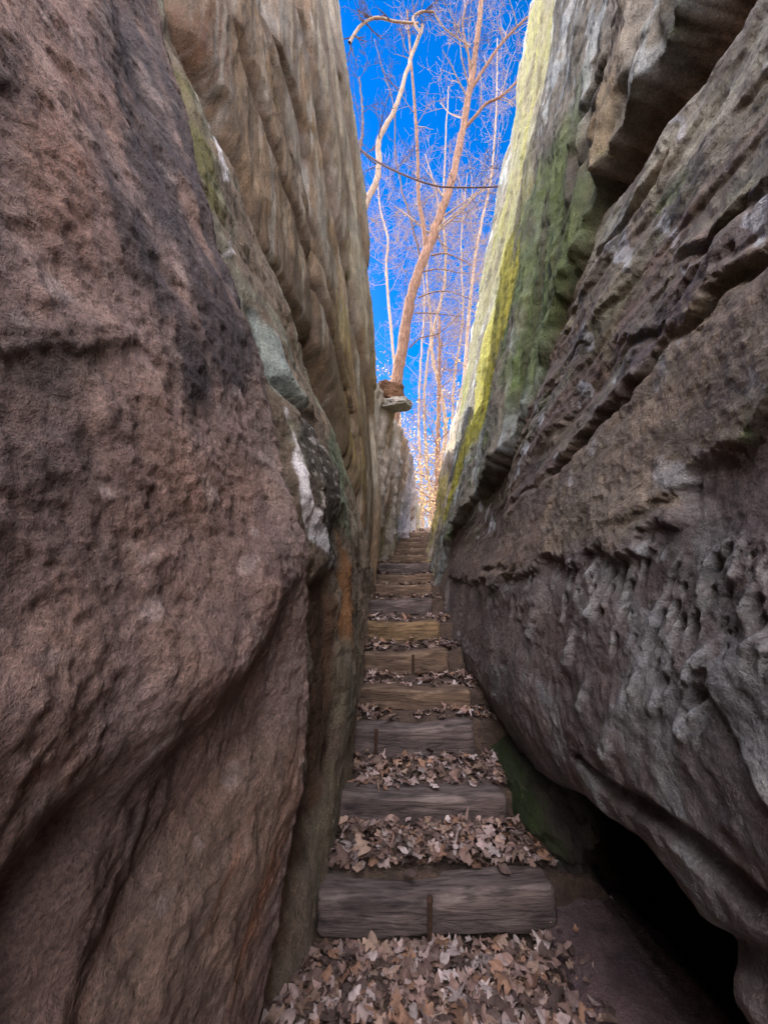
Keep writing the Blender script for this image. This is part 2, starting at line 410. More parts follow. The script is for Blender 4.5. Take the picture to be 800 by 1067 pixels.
    def colour(Y, Z, d, rel):
        n = fbm(Y, Z, 2.2, 5, 51, sy=1.8, sz=.5); n2 = fbm(Y, Z, 5, 5, 52, sy=2.4, sz=.4, rot=.05); w = .1*n2
        c = np.zeros(Y.shape+(3,), dtype=np.float32)+np.array((.265, .19, .115))
        c = mixc(c, .6*sstep(-.1, .5, n2), (.33, .275, .205))
        c = mixc(c, .5*sstep(.0, .5, -n), (.17, .115, .07))
        c = mixc(c, .7*sstep(-.1, .1, sdf(dark, Y, Z)+w), (.075, .047, .03))  # slab's shaded underside painted dark along its lower edge
        c = mixc(c, .5*sstep(-.1, .1, sdf(honey, Y, Z)+w)*sstep(-.2, .3, n), (.15, .10, .06))
        c = mixc(c, .7*sstep(-.1, .1, sdf(rust, Y, Z)+w), (.17, .075, .035))
        c = mixc(c, .8*sstep(-.08, .08, sdf(right, Y, Z)+w), (.29, .27, .21))
        c = mixc(c, .7*sstep(-.06, .06, sdf(mid, Y, Z)+w)*sstep(-.2, .3, n2), (.40, .39, .36))
        c = mixc(c, .7*sstep(-.12, .1, sdf(olive, Y, Z)+w)*sstep(-.3, .3, n), (.24, .185, .05))
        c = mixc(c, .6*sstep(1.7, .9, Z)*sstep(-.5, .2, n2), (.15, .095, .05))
        c = mixc(c, .75*sstep(.0, .4, fbm(Y, Z, 2.5, 5, 57, sy=4, sz=.15)), (.11, .085, .055))
        c = mixc(c, .6*sstep(.1, .4, fbm(Y, Z, 2.5, 5, 58, sy=4, sz=.15)), (.36, .345, .30))
        for g in (g1, g2, g3, g4, g5, g6):
            c = mixc(c, .8*np.exp(-(pdist(g, Y+w*.4, Z)/(.04+.024*np.maximum(Z, 0)))**2), (.10, .065, .042))
        c = mixc(c, .55*sstep(.15, .5, fbm(Y, Z, 4, 5, 53, sy=3, sz=.3))*(Z > .3), (.14, .10, .065))
        return c
    def radii(Y, Z): return np.where(Y > 4.2+.1*np.maximum(Z-2, 0)*0, .16, np.clip(.3+.0*Z, .2, .5)).astype(np.float32)
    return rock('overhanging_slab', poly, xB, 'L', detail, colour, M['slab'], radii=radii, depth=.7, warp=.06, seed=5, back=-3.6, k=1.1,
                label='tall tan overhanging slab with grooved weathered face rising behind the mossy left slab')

# ---- LEFT: far low wall
def xC(y, z): return .13+.187*(y-6)-.1*(2.9-z)
def build_far_wall():
    poly = [(4.95, 3.05), (5.4, 3.15), (6.2, 3.2), (7.15, 3.35), (8.3, 3.3), (9.16, 3.15), (10.4, 2.75), (12, 2.12), (13.2, 1.4), (13.5, .5), (4.95, -.8)]
    lav = cast([(404, 440), (420, 450), (415, 520), (402, 560), (396, 600)], xC)
    def detail(Y, Z, d):
        r = .10*fbm(Y, Z, 1.1, 3, 61, sy=1.5, sz=.6)+.09*fbm(Y, Z, 2.5, 4, 62, sy=2.4, sz=.35, ridged=True)+.03*fbm(Y, Z, 8, 4, 63)
        return r
    def colour(Y, Z, d, rel):
        n = fbm(Y, Z, 2.5, 5, 71, sy=2.5, sz=.35); n2 = fbm(Y, Z, 1.2, 4, 72)
        c = np.zeros(Y.shape+(3,), dtype=np.float32)+np.array((.46, .40, .37))
        c = mixc(c, .8*sstep(0, .5, n), (.60, .56, .55))
        c = mixc(c, .6*sstep(.15, .5, -n), (.30, .19, .10))
        c = mixc(c, .5*sstep(.2, .5, n2), (.42, .28, .14))
        c = mixc(c, .6*sstep(1.2, .6, Z-(.3*(Y-5)))*sstep(-.3, .3, n2), (.20, .19, .08))
        return c
    return rock('cliff_rock', poly, xC, 'L', detail, colour, M['slab'], radii=.35, depth=.9, warp=.10, seed=7, back=-4, k=1.6,
                label='low pale lavender and ochre rock wall at the far left end of the steps')

# ---- RIGHT: lower boulder
DT = [(-1.8, 1.05), (-1.15, .92), (-.85, .74), (-.6, .60), (-.3, .61), (0, .665), (.5, .83), (1.2, .98), (1.8, 1.12), (2.5, 1.33), (3.2, 1.6)]
def xD(y, z): return tab(z, DT)+.012*(y-2)
def build_dark_boulder():
    top = cast([(900, -165), (795, -8), (752, 52), (692, 140), (642, 200), (592, 265), (569, 322), (547, 380), (526, 436), (505, 490), (480, 512), (466, 540), (456, 570)], xD)
    lip = cast([(446, 600), (448, 645), (457, 690), (473, 738), (497, 780), (528, 797), (565, 818), (612, 856), (668, 910), (708, 960), (750, 1030), (800, 1120)], xD)
    poly = [(-3.2, 2.9), (.3, top[0][1])] + top[1:] + lip + [(.75, -1.7), (-3.2, -1.75)]
    lipband = cast([(585, 790), (625, 815), (664, 845), (700, 872), (740, 902), (800, 948), (860, 990)], xD)
    b4 = cast([(730, 250), (692, 316), (670, 350), (645, 395), (611, 455), (580, 475)], xD)
    b5 = cast([(660, 290), (640, 330), (610, 375), (588, 415), (560, 455), (530, 490), (500, 520)], xD)
    b6 = cast([(700, 500), (650, 530), (620, 545), (598, 566), (560, 586), (500, 590)], xD)
    b8 = cast([(810, 120), (745, 190), (690, 255), (640, 312), (600, 365), (560, 420), (520, 475), (480, 528)], xD)
    b9 = cast([(810, 345), (740, 395), (690, 440), (640, 485), (590, 525), (530, 555), (470, 575)], xD)
    b10 = cast([(810, 60), (752, 130), (705, 190), (655, 250), (618, 300), (585, 350), (556, 405)], xD)
    b7 = cast([(780, 200), (740, 250), (705, 262)], xD)
    crust = cast([(830, 690), (800, 680), (760, 690), (730, 700), (712, 709), (730, 716), (736, 744), (765, 788), (800, 845), (830, 880)], xD)
    rg = np.random.default_rng(77)
    holes = []
    for _ in range(430):
        u, v = rg.uniform(500, 830), rg.uniform(560, 880)
        if (u > 715 and 690 < v < 860) or v > 600+(u-470)*.78 or v < 600-(u-500)*.30 or rg.random() > .35+.65*abs(math.sin(u*.021+v*.013)): continue
        h = cast([(u, v)], xD)[0]
        holes.append((h[0], h[1], rg.uniform(.4, 1.08)**1.5, rg.normal(.32, .15), rg.random() < .22))
    drips = [(*cast([(u, v)], xD)[0], k, .3, True) for u, v, k in ((575, 690, 1.8), (622, 786, 1.8), (655, 650, 1.3), (600, 640, 1.3), (700, 640, 1.2), (690, 760, 1.3), (640, 720, 1.2), (545, 660, 1.4), (592, 735, 1.2), (735, 600, 1.4))]
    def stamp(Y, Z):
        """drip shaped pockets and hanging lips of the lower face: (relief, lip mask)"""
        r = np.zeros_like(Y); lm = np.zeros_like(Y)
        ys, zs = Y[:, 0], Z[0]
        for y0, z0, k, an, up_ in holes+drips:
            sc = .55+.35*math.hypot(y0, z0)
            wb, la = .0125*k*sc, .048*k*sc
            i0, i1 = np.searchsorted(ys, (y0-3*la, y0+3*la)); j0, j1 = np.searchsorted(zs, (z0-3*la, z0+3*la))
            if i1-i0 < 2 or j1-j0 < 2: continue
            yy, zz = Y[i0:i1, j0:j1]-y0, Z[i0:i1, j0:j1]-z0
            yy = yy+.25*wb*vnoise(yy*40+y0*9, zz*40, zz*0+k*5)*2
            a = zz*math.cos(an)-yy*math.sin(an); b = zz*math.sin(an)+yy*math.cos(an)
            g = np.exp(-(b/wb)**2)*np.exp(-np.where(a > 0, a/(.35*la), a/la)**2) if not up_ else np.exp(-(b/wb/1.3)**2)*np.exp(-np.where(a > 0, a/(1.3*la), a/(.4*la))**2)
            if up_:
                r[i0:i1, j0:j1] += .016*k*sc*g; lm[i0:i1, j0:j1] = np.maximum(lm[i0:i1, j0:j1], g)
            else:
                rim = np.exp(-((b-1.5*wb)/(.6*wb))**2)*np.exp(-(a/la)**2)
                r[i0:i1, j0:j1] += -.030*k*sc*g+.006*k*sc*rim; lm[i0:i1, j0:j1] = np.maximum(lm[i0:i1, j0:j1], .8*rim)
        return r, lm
    b1 = cast([(805, 258), (760, 285), (730, 325), (700, 345), (672, 385), (640, 420), (610, 450), (585, 478), (540, 520)], xD)
    b1b = cast([(800, 190), (745, 240), (715, 300), (690, 340), (655, 350), (630, 395)], xD)
    b2 = cast([(805, 425), (770, 470), (735, 480), (710, 505), (690, 540), (660, 550), (640, 575), (610, 570)], xD)
    b3 = cast([(700, 160), (660, 225), (625, 265), (600, 330), (585, 370)], xD)
    lower = b2 + cast([(560, 590), (520, 610), (470, 600)], xD) + [(4, -1.5), (-.6, -2), (-.6, b2[0][1])]
    upper = top + cast([(520, 560), (585, 478), (640, 420), (700, 345), (760, 285), (830, 245)], xD)
    midp = cast([(830, 245), (760, 290), (700, 350), (640, 425), (585, 482), (560, 560), (600, 590), (660, 555), (735, 482), (830, 410)], xD)
    ledge = cast([(720, 170), (690, 212), (655, 228), (620, 250), (600, 285), (570, 340), (590, 290), (650, 215), (700, 155), (760, 90), (740, 140)], xD)
    green = cast([(728, 165), (710, 205), (680, 226), (690, 205), (710, 180)], xD)
    green2 = cast([(784, 430), (776, 452), (764, 462), (770, 445)], xD)
    dip = cast([(456, 560), (500, 600), (560, 640), (590, 690), (520, 700), (480, 660)], xD)
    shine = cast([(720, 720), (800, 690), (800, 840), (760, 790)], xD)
    def detail(Y, Z, d):
        w = .05*fbm(Y, Z, 4, 4, 81); w2 = .03*fbm(Y, Z, 12, 4, 82)
        up = sstep(-.04, .06, sdf(upper, Y, Z)+.5*w); mi = sstep(-.03, .03, sdf(midp, Y, Z)+.4*w); lo = sstep(-.05, .05, sdf(lower, Y, Z)+w)
        r = .05*fbm(Y, Z, 1.2, 3, 83)+.012*fbm(Y, Z, 4, 4, 84)
        # ledge steps: the lower layers stand back, each layer ends in a thin scalloped lip
        s1 = sdf(lower, Y+w+w2, Z+w+1.5*w2); r += -.04*sstep(-.02, .03, s1)*(1-.5*sstep(.1, .6, s1))
        def lippy(line, amp, off, sd):
            m_ = (.12+.88*sstep(-.5, .3, fbm(Y, Z, 2.2, 3, sd)))*amp; off = off*.75
            e = .22*w+1.0*w2; q = pdist(line, Y+e, Z+e); q2 = pdist(line, Y+e+off*.3, Z+e+off)
            return m_*(.013*np.exp(-(q/(off*.7))**2) - .028*np.exp(-(q2/(off*.55))**2))
        r += lippy(b1, 1.7, .05, 85)+lippy(b1b, .8, .04, 185)+lippy(b3, .8, .04, 186)+lippy(b4, .75, .05, 187)+lippy(b5, .5, .06, 188)+lippy(b6, .8, .045, 189)+lippy(b7, 1.0, .035, 190)+lippy(b8, .3, .04, 191)+lippy(b10, .3, .04, 193)
        dk = bedding(Y+w2, Z+w2*2, .22, 3.4, .022, 86, wob=.17, sharp=.10); r += up*dk
        dk2 = bedding(Y+w2, Z+w2*2, .30, 8.0, .012, 87, wob=.10, sharp=.14); r += (.9*up+.35*mi)*dk2
        st, lipm = stamp(Y, Z); r += st
        cr_ = sdf(crust, Y+w+w2, Z+w+w2); r += .02*sstep(-.012, .012, cr_)
        r += .012*lo*fbm(Y, Z, 3.2, 4, 91)
        # lip band above the dark hollow
        lb = sdf(lipband+[(3, -2), (-.5, -2.2), (-.5, lipband[-1][1])], Y+.4*w, Z+.4*w)
        r += -.05*sstep(-.02, .015, lb)+.07*sstep(.0, .09, lb)
        r += .022*fbm(Y, Z, 5, 3, 92, sy=2.0, sz=.4, rot=-.5, ridged=True)*sstep(.0, .08, lb)
        r += .05*up*fbm(Y, Z, 2.2, 4, 93, sy=.5, sz=2, rot=-.25)
        r += .006*fbm(Y, Z, 14, 4, 95) + .004*fbm(Y, Z, 36, 3, 94)
        return r
    def colour(Y, Z, d, rel):
        n = fbm(Y, Z, 2, 5, 101); n2 = fbm(Y, Z, 6, 5, 102, sy=.6, sz=1.6, rot=-.25); w = .05*n2
        up = sstep(-.04, .06, sdf(upper, Y, Z)+w); mi = sstep(-.03, .03, sdf(midp, Y, Z)+w); lo = sstep(-.05, .05, sdf(lower, Y, Z)+w)
        c = np.zeros(Y.shape+(3,), dtype=np.float32)+np.array((.135, .105, .085))
        c = mixc(c, up*.8*sstep(-.3, .3, n2), (.10, .075, .066))
        c = mixc(c, up*.5*sstep(.1, .5, fbm(Y, Z, 3, 5, 107)), (.13, .16, .085))
        c = mixc(c, up*.5*sstep(.1, .5, n), (.19, .14, .10))
        for k_, bl in enumerate((b8, b1, b4, b10, b9, b5)):
            dz = np.interp(Y, [p[0] for p in sorted(bl)], [p[1] for p in sorted(bl)])
            q_ = Z+.5*w-dz                    # each bed has its own tone
            c = mixc(c, (.55 if k_ % 2 else .4)*sstep(-.01, .02, q_)*sstep(.22, .05, q_)*sstep(-.5, .1, n), ((.19, .165, .13), (.075, .06, .056), (.16, .17, .125))[k_ % 3])
        c = mixc(c, mi*.8, (.215, .18, .135))
        c = mixc(c, mi*.6*sstep(0, .5, n2), (.15, .115, .085))
        c = mixc(c, lo*.85, (.118, .105, .103))
        c = mixc(c, lo*.6*sstep(.1, .5, n), (.11, .078, .074))
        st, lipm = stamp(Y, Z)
        c = mixc(c, .7*np.clip(lipm, 0, 1), (.36, .385, .385))  # silvery highlight put into the colour of lips, drips and crust
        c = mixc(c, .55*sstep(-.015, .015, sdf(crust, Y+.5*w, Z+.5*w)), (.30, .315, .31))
        c = mixc(c, lo*.55*sstep(.1, .5, fbm(Y, Z, 5, 5, 108, sy=1.6, sz=.6, rot=-.35)), (.21, .225, .225))
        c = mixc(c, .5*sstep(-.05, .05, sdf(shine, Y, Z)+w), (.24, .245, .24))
        c = mixc(c, .6*sstep(-.05, .05, sdf(dip, Y, Z)+w), (.10, .075, .065))
        c = mixc(c, .75*sstep(-.03, .03, sdf(ledge, Y, Z)+.6*w), (.27, .255, .19))
        c = mixc(c, .85*sstep(-.015, .02, sdf(green, Y, Z)+.4*w), (.13, .20, .05))
        c = mixc(c, .85*sstep(-.012, .012, sdf(green2, Y, Z)+.5*w), (.08, .20, .025))
        tb = cast([(460, 535), (480, 515), (510, 488), (535, 440), (560, 375), (600, 285), (655, 220), (705, 165), (765, 85), (805, 35)], xD)
        c = mixc(c, .85*np.exp(-(pdist(tb, Y+.5*w, Z)/.13)**2)*sstep(-.8, .0, n2), (.40, .405, .33))
        sp = sstep(.42, .6, fbm(Y, Z, 7, 4, 104, sy=1.5, sz=.7, rot=-.4))
        c = mixc(c, .75*sp*(up+.5*mi), (.40, .43, .46))
        c = mixc(c, .5*sstep(.25, .6, fbm(Y, Z, 4, 5, 105)), (.06, .05, .045))
        c = mixc(c, .5*sstep(.35, .7, fbm(Y, Z, 5, 4, 106))*mi*.5, (.13, .16, .06))
        return c
    def radii(Y, Z): return np.where(Z > .5, .11, .09).astype(np.float32)
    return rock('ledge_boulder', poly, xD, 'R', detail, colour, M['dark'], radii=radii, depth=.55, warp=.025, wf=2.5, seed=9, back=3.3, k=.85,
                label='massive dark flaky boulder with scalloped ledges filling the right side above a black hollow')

# ---- RIGHT: upper block
def xE(y, z): return .65+.205*z+0*y
def build_lichen_block():
    fe = cast([(730, -40), (716, 0), (692, 55), (670, 100), (652, 135), (624, 192), (602, 250), (572, 320), (552, 385), (534, 440), (520, 470), (505, 500), (484, 530), (466, 560)], xE)
    face = [(-5, 3.6), (.6, 2.9)] + fe + [(6, -1), (8, -1), (8, 13), (-5, 13)]
    poly = [(-3.2, 12.5), (-3.2, 2.1), (1.0, 1.25), (2.8, .6), (4.4, -.3), (6.0, -.9)] + [(6.15, .8), (6.1, 1.6), (5.95, 1.9), (6.0, 3), (6.15, 3.2), (6.1, 4.4), (5.85, 4.7), (5.9, 6), (6.1, 6.4), (6.0, 8), (5.85, 8.3), (5.95, 10), (6, 12.5)]
    ya = cast([(566, 0), (562, 60), (548, 130), (540, 220), (522, 290), (512, 350), (492, 420), (474, 480), (461, 545)], xE)
    yellow = cast([(537, 240), (529, 260), (505, 370), (478, 470), (458, 540), (464, 540), (490, 470), (520, 370), (540, 280)], xE)
    cream = cast([(540, 90), (560, 0), (575, -20), (572, 60), (556, 120), (545, 210), (520, 290), (502, 350), (480, 430), (470, 430), (500, 300), (528, 200)], xE)
    tan = cast([(650, -30), (690, -30), (668, 70), (640, 140), (628, 190), (615, 150), (640, 80)], xE)
    tan2 = cast([(632, 90), (660, 60), (650, 130), (624, 196), (618, 150)], xE)
    gr = cast([(530, 240), (600, 120), (610, 230), (575, 330), (545, 400), (510, 440), (495, 430), (515, 340)], xE)
    c1 = cast([(668, 0), (645, 40), (632, 70), (612, 120), (600, 160), (598, 190)], xE)
    c2 = cast([(616, 0), (600, 60), (580, 140), (570, 240), (555, 330), (542, 390), (532, 430)], xE)
    c3 = cast([(640, 60), (618, 130), (592, 220), (570, 320)], xE)
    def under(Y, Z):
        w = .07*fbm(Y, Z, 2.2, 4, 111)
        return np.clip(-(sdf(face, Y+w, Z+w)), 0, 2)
    def detail(Y, Z, d):
        w = .05*fbm(Y, Z, 2.5, 4, 112)
        u = under(Y, Z)
        r = -np.minimum(1.9*u, 1.15) + .05*fbm(Y, Z, .9, 3, 113)
        r += .06*fbm(Y, Z, 1.8, 4, 114, sy=2.6, sz=.4)+.03*fbm(Y, Z, 6, 4, 115, sy=1.8, sz=.5)
        r += groove(c1, Y+w, Z, .05, .09, .02)+groove(c2, Y+w, Z, .04, .10)+groove(c3, Y+w, Z, .035, .05)
        # blocky underside
        bl = bedding(Y, Z, .5, 3.2, .12, 116, wob=.15, sharp=.2)
        r += bl*sstep(.02, .15, u)
        r += .07*sstep(-.05, .05, sdf(tan, Y, Z)+w)
        r += .012*fbm(Y, Z, 16, 3, 117)
        return r
    def colour(Y, Z, d, rel):
        n = fbm(Y, Z, 1.6, 5, 121, sy=1.6, sz=.5); n2 = fbm(Y, Z, 5, 5, 122, sy=2, sz=.45); w = .12*n2
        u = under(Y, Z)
        c = np.zeros(Y.shape+(3,), dtype=np.float32)+np.array((.165, .155, .125))
        c = mixc(c, .7*sstep(-.1, .4, n), (.10, .10, .085))
        c = mixc(c, .8*sstep(.05, .35, n2), (.30, .335, .335))
        c = mixc(c, .6*sstep(.15, .5, fbm(Y, Z, 6, 5, 125, sy=2.5, sz=.35)), (.05, .05, .042))
        c = mixc(c, .85*sstep(-.3, .15, sdf(gr, Y, Z)+w)*sstep(-.6, .1, n+.5*n2), (.085, .125, .03))
        c = mixc(c, .5*sstep(.2, .6, fbm(Y, Z, 4, 5, 123))*sstep(-.3, .3, 2.2-Z), (.09, .15, .04))
        c = mixc(c, .85*sstep(-.3, .2, sdf(cream, Y, Z)+w), (.175, .17, .085))
        c = mixc(c, .75*sstep(-.3, .2, sdf(cream, Y, Z)+w)*sstep(-.1, .3, fbm(Y, Z, 2.2, 5, 126, sy=2, sz=.4)), (.20, .205, .06))
        c = mixc(c, .7*sstep(-.3, .2, sdf(cream, Y, Z)+w)*sstep(.15, .4, fbm(Y, Z, 3.5, 5, 127, sy=3, sz=.35)), (.085, .075, .05))
        c = mixc(c, .95*sstep(-.2, .12, sdf(yellow, Y, Z)+1.8*w+.1*n), (.27, .26, .035))
        c = mixc(c, .85*sstep(-.06, .06, sdf(tan, Y, Z)+.6*w), (.28, .245, .19))
        c = mixc(c, .7*sstep(-.06, .06, sdf(tan2, Y, Z)+.6*w), (.28, .22, .125))
        c = mixc(c, .92*sstep(.0, .10, u), (.075, .046, .028))  # shade under the overhang put into the rock colour
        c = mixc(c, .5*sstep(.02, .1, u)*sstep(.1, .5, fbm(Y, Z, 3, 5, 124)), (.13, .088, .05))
        for g in (c1, c2, c3): c = mixc(c, .7*np.exp(-(pdist(g, Y+.3*w, Z)/.07)**2), (.055, .045, .035))
        return c
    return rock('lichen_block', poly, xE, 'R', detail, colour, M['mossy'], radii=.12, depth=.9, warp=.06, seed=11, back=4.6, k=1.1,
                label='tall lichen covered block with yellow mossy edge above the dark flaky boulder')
def xE2(y, z): return .53+.205*z
def build_outer_block():
    poly = [(5.6, 9.9), (6.4, 10.3), (7.2, 9.6), (7.6, 7), (7.5, 4), (7.6, 2), (7.6, .2), (5.4, -.5), (5.5, 4)]
    def xf(y, z): return .68+.232*z+.0*y
    def detail(Y, Z, d):
        return .10*fbm(Y, Z, .9, 4, 131, sy=1.5, sz=.6)+.07*fbm(Y, Z, 2.5, 4, 132, sy=2, sz=.4, ridged=True)+.02*fbm(Y, Z, 8, 4, 133)
    def colour(Y, Z, d, rel):
        n = fbm(Y, Z, 2.0, 5, 141, sy=2, sz=.5); n2 = fbm(Y, Z, 1.3, 4, 142)
        c = np.zeros(Y.shape+(3,), dtype=np.float32)+np.array((.33, .29, .23))
        c = mixc(c, .8*sstep(.05, .5, -n), (.22, .17, .11))
        c = mixc(c, .7*sstep(.1, .5, n2), (.36, .32, .07))
        c = mixc(c, .8*sstep(.25, .5, n), (.44, .41, .36))
        return c
    return rock('crag', poly, xf, 'R', detail, colour, M['mossy'], radii=.2, depth=1.1, warp=.12, seed=13, back=4.8, k=1.6,
                label='pale sunlit crag standing against the sky beyond the lichen covered block')

build_near_boulder(); build_thin_slab(); build_tan_overhang(); build_far_wall()
build_dark_boulder(); build_lichen_block(); build_outer_block()

# ---- loose lumps of rock
def lump(name, cen, size, mat, colf, seed, label, rough=.16, n=48, boxy=.35, rot=0.0):
    """a closed stone: rounded box with noise"""
    bm = bmesh.new(); bmesh.ops.create_cube(bm, size=2)
    bmesh.ops.subdivide_edges(bm, edges=bm.edges[:], cuts=n, use_grid_fill=True)
    V = np.array([v.co[:] for v in bm.verts], dtype=np.float32)
    F = np.array([[v.index for v in f.verts] for f in bm.faces], dtype=np.int32); bm.free()
    S = V/np.linalg.norm(V, axis=1, keepdims=True)
    V = S*(1-boxy)*1.15+V*boxy
    nn = fbm(S[:, 1].astype(np.float32), S[:, 2], 1.4, 5, seed, X=S[:, 0])
    n2 = fbm(S[:, 1].astype(np.float32), S[:, 2], 5, 4, seed+3, X=S[:, 0], ridged=True)
    V = V*(1+rough*nn+.25*rough*n2)[:, None]*np.array(size)/2
    c, s = math.cos(rot), math.sin(rot)
    V = np.stack([V[:, 0]*c-V[:, 1]*s, V[:, 0]*s+V[:, 1]*c, V[:, 2]], 1)+np.array(cen)
    o = mesh_obj(name, V, F, mat, None, colf(S, nn, n2), origin=(cen[0], cen[1], cen[2]-size[2]/2))
    return tag(o, label, 'rock')
def two(c1, c2, top=None, side=None):
    def f(S, n, n2):
        c = np.zeros((len(S), 3), dtype=np.float32)+np.array(c1)
        c = mixc(c, sstep(-.2, .4, n), c2)
        if side is not None: c = mixc(c, sstep(.1, -.5, S[:, 0]+.35*n2)*sstep(-.5, .3, S[:, 2]+.6*n2), side)
        if top: c = mixc(c, sstep(.0, .5, S[:, 2]+.4*n2), top)
        return np.clip(c, .005, .8).astype(np.float32)
    return f
def abs3(p): return (float(p[0]), float(p[1]), float(p[2]+H))
lump('rock_shelf', (.86, 1.5, -1.56+H), (.50, 1.7, .56), M['boulder'], two((.10, .07, .075), (.15, .105, .105)), 151,
     'low smooth purple brown rock shelf lying in the hollow right of the lowest leaf litter', rough=.10)
lump('mossy_rock', (.82, 2.75, -1.13+H), (.34, 1.5, .44), M['mossy'], two((.04, .034, .03), (.045, .042, .03), None, (.03, .048, .014)), 152,
     'low green mossy rock squeezed between the right ends of the steps and the flaky boulder', rough=.14)
lump('hollow_rock', (1.75, 1.9, -1.1+H), (.9, 3.4, 1.5), M['boulder'], two((.06, .045, .045), (.09, .07, .065)), 153,
     'dark rock at the back of the black hollow under the flaky boulder', rough=.10, n=30)
p = at(411, 411, 5.75)
p[0] -= .10; lump('perched_stone', abs3(p), (.46, .40, .30), M['slab'], two((.16, .085, .05), (.24, .13, .08)), 154,
     'rusty brown stone perched on the tip of the far left wall', rough=.2, n=30, boxy=.42, rot=.4)
p = at(419, 422, 5.55)
p[0] -= .13; lump('perched_stone', abs3(p), (.50, .30, .14), M['slab'], two((.42, .40, .36), (.52, .50, .46)), 155,
     'pale grey flat stone jutting out just below the rusty brown perched stone', rough=.2, n=30, boxy=.5, rot=-.3)

# ----------------------------------------------------------------- ground
STEPS = [  # y, top z (relative to the eye), x0, x1, height, tilt
 (1.813, -1.168, -.245, .668, .170, .010), (2.175, -1.005, -.24, .598, .17, -.006), (2.537, -.79, -.175, .523, .20, .012), (2.76, -.645, -.165, .56, .15, -.010),
 (3.22, -.471, -.20, .49, .19, .012), (3.62, -.276, -.26, .486, .19, .02), (4.28, -.085, -.25, .504, .19, .018), (4.8, .082, -.165, .566, .17, .01),
 (5.3, .22, -.13, .64, .16, 0), (5.95, .425, -.075, .746, .18, .012), (6.5, .595, .03, .81, .16, .006), (7.0, .775, .09, .86, .16, .01),
 (7.5, .943, .1, .88, .16, -.004), (8.05, 1.12, .16, .91, .16, .006), (8.7, 1.31, .25, 1.0, .17, 0)]
def ground_rel(y):
    """height of the trodden ground along the passage"""
    y = np.asarray(y, dtype=np.float64)
    z = np.full(y.shape, -1.355)
    ysn = [s[0] for s in STEPS]
    for i, s in enumerate(STEPS):
        y0 = s[0]+.07; y1 = ysn[i+1] if i+1 < len(STEPS) else 11.0
        nxt = (STEPS[i+1][1]-STEPS[i+1][4]) if i+1 < len(STEPS) else 1.75
        t = np.clip((y-y0)/(y1-y0), 0, 1)
        lev = s[1]-.03+(max(nxt+.02, s[1]-.03)-(s[1]-.03))*t
        z = np.where(y >= y0, lev, z)
    z = np.where(y > 11, 1.75+.25*(1-np.exp(-(y-11)/4)), z)
    return z
def ground_h(x, y):
    return ground_rel(y)-.55*sstep(.86, 1.25, x)*sstep(3.2, 2.4, y)*sstep(2.4, 1.6, x)*sstep(-1, .2, y)
def mat_ground():
    m, nt, b = nodes('forest_soil'); v = coords(nt)
    a = noise(nt, v, 14, 8, .7); g = noise(nt, v, 70, 4, .7)
    c = ramp(nt, a, [(.3, (.035, .024, .018)), (.5, (.075, .05, .036)), (.7, (.13, .088, .06))])
    lf = ramp(nt, noise(nt, v, 9, 8, .75), [(.3, (.12, .075, .05)), (.5, (.26, .17, .11)), (.7, (.38, .27, .19))])
    geo = nd(nt, 'ShaderNodeSeparateXYZ'); nt.links.new(v, geo.inputs[0])   # leaf carpet before the rocks and beyond the top step, paled for warm bounce light
    far = math_(nt, 'ADD', math_(nt, 'LESS_THAN', geo.outputs[1], .2), math_(nt, 'GREATER_THAN', geo.outputs[1], 9.0))
    mx = nd(nt, 'ShaderNodeMix', data_type='RGBA'); nt.links.new(far, mx.inputs[0]); nt.links.new(c, mx.inputs[6]); nt.links.new(lf, mx.inputs[7]); c = mx.outputs[2]
    c = mul(nt, c, ramp(nt, g, [(.3, (.6, .6, .6)), (.7, (1.4, 1.35, 1.3))]))
    nt.links.new(c, b.inputs['Base Color']); b.inputs['Roughness'].default_value = .95
    nt.links.new(bump(nt, b, g, .8, .02, bump(nt, b, a, .8, .05)), b.inputs['Normal']); return m
xs = np.concatenate([-np.geomspace(2500, 1.3, 34), np.linspace(-1.2, 1.6, 90), np.geomspace(1.7, 2500, 34)])
ysg = np.concatenate([-np.geomspace(2500, 1.1, 36), np.linspace(-1, 13, 560), np.geomspace(13.2, 2500, 44)])
GX, GY = np.meshgrid(xs, ysg, indexing='ij')
near = np.exp(-np.maximum(np.abs(GX)-1.5, 0)/2)*(GY > -3)*(GY < 14)
GZ = ground_h(GX, GY)+(.018*fbm(GX.astype(np.float32), GY.astype(np.float32), 5, 4, 161))*near+.8*fbm(GX.astype(np.float32), GY.astype(np.float32), .05, 3, 162)*sstep(16, 60, np.hypot(GX, GY))
idx = np.arange(GX.size).reshape(GX.shape)
gf = np.stack([idx[:-1, :-1].ravel(), idx[1:, :-1].ravel(), idx[1:, 1:].ravel(), idx[:-1, 1:].ravel()], 1).astype(np.int32)
ground = mesh_obj('ground', np.stack([GX.ravel(), GY.ravel(), GZ.ravel()+H], 1), gf, mat_ground())
tag(ground, kind='structure')

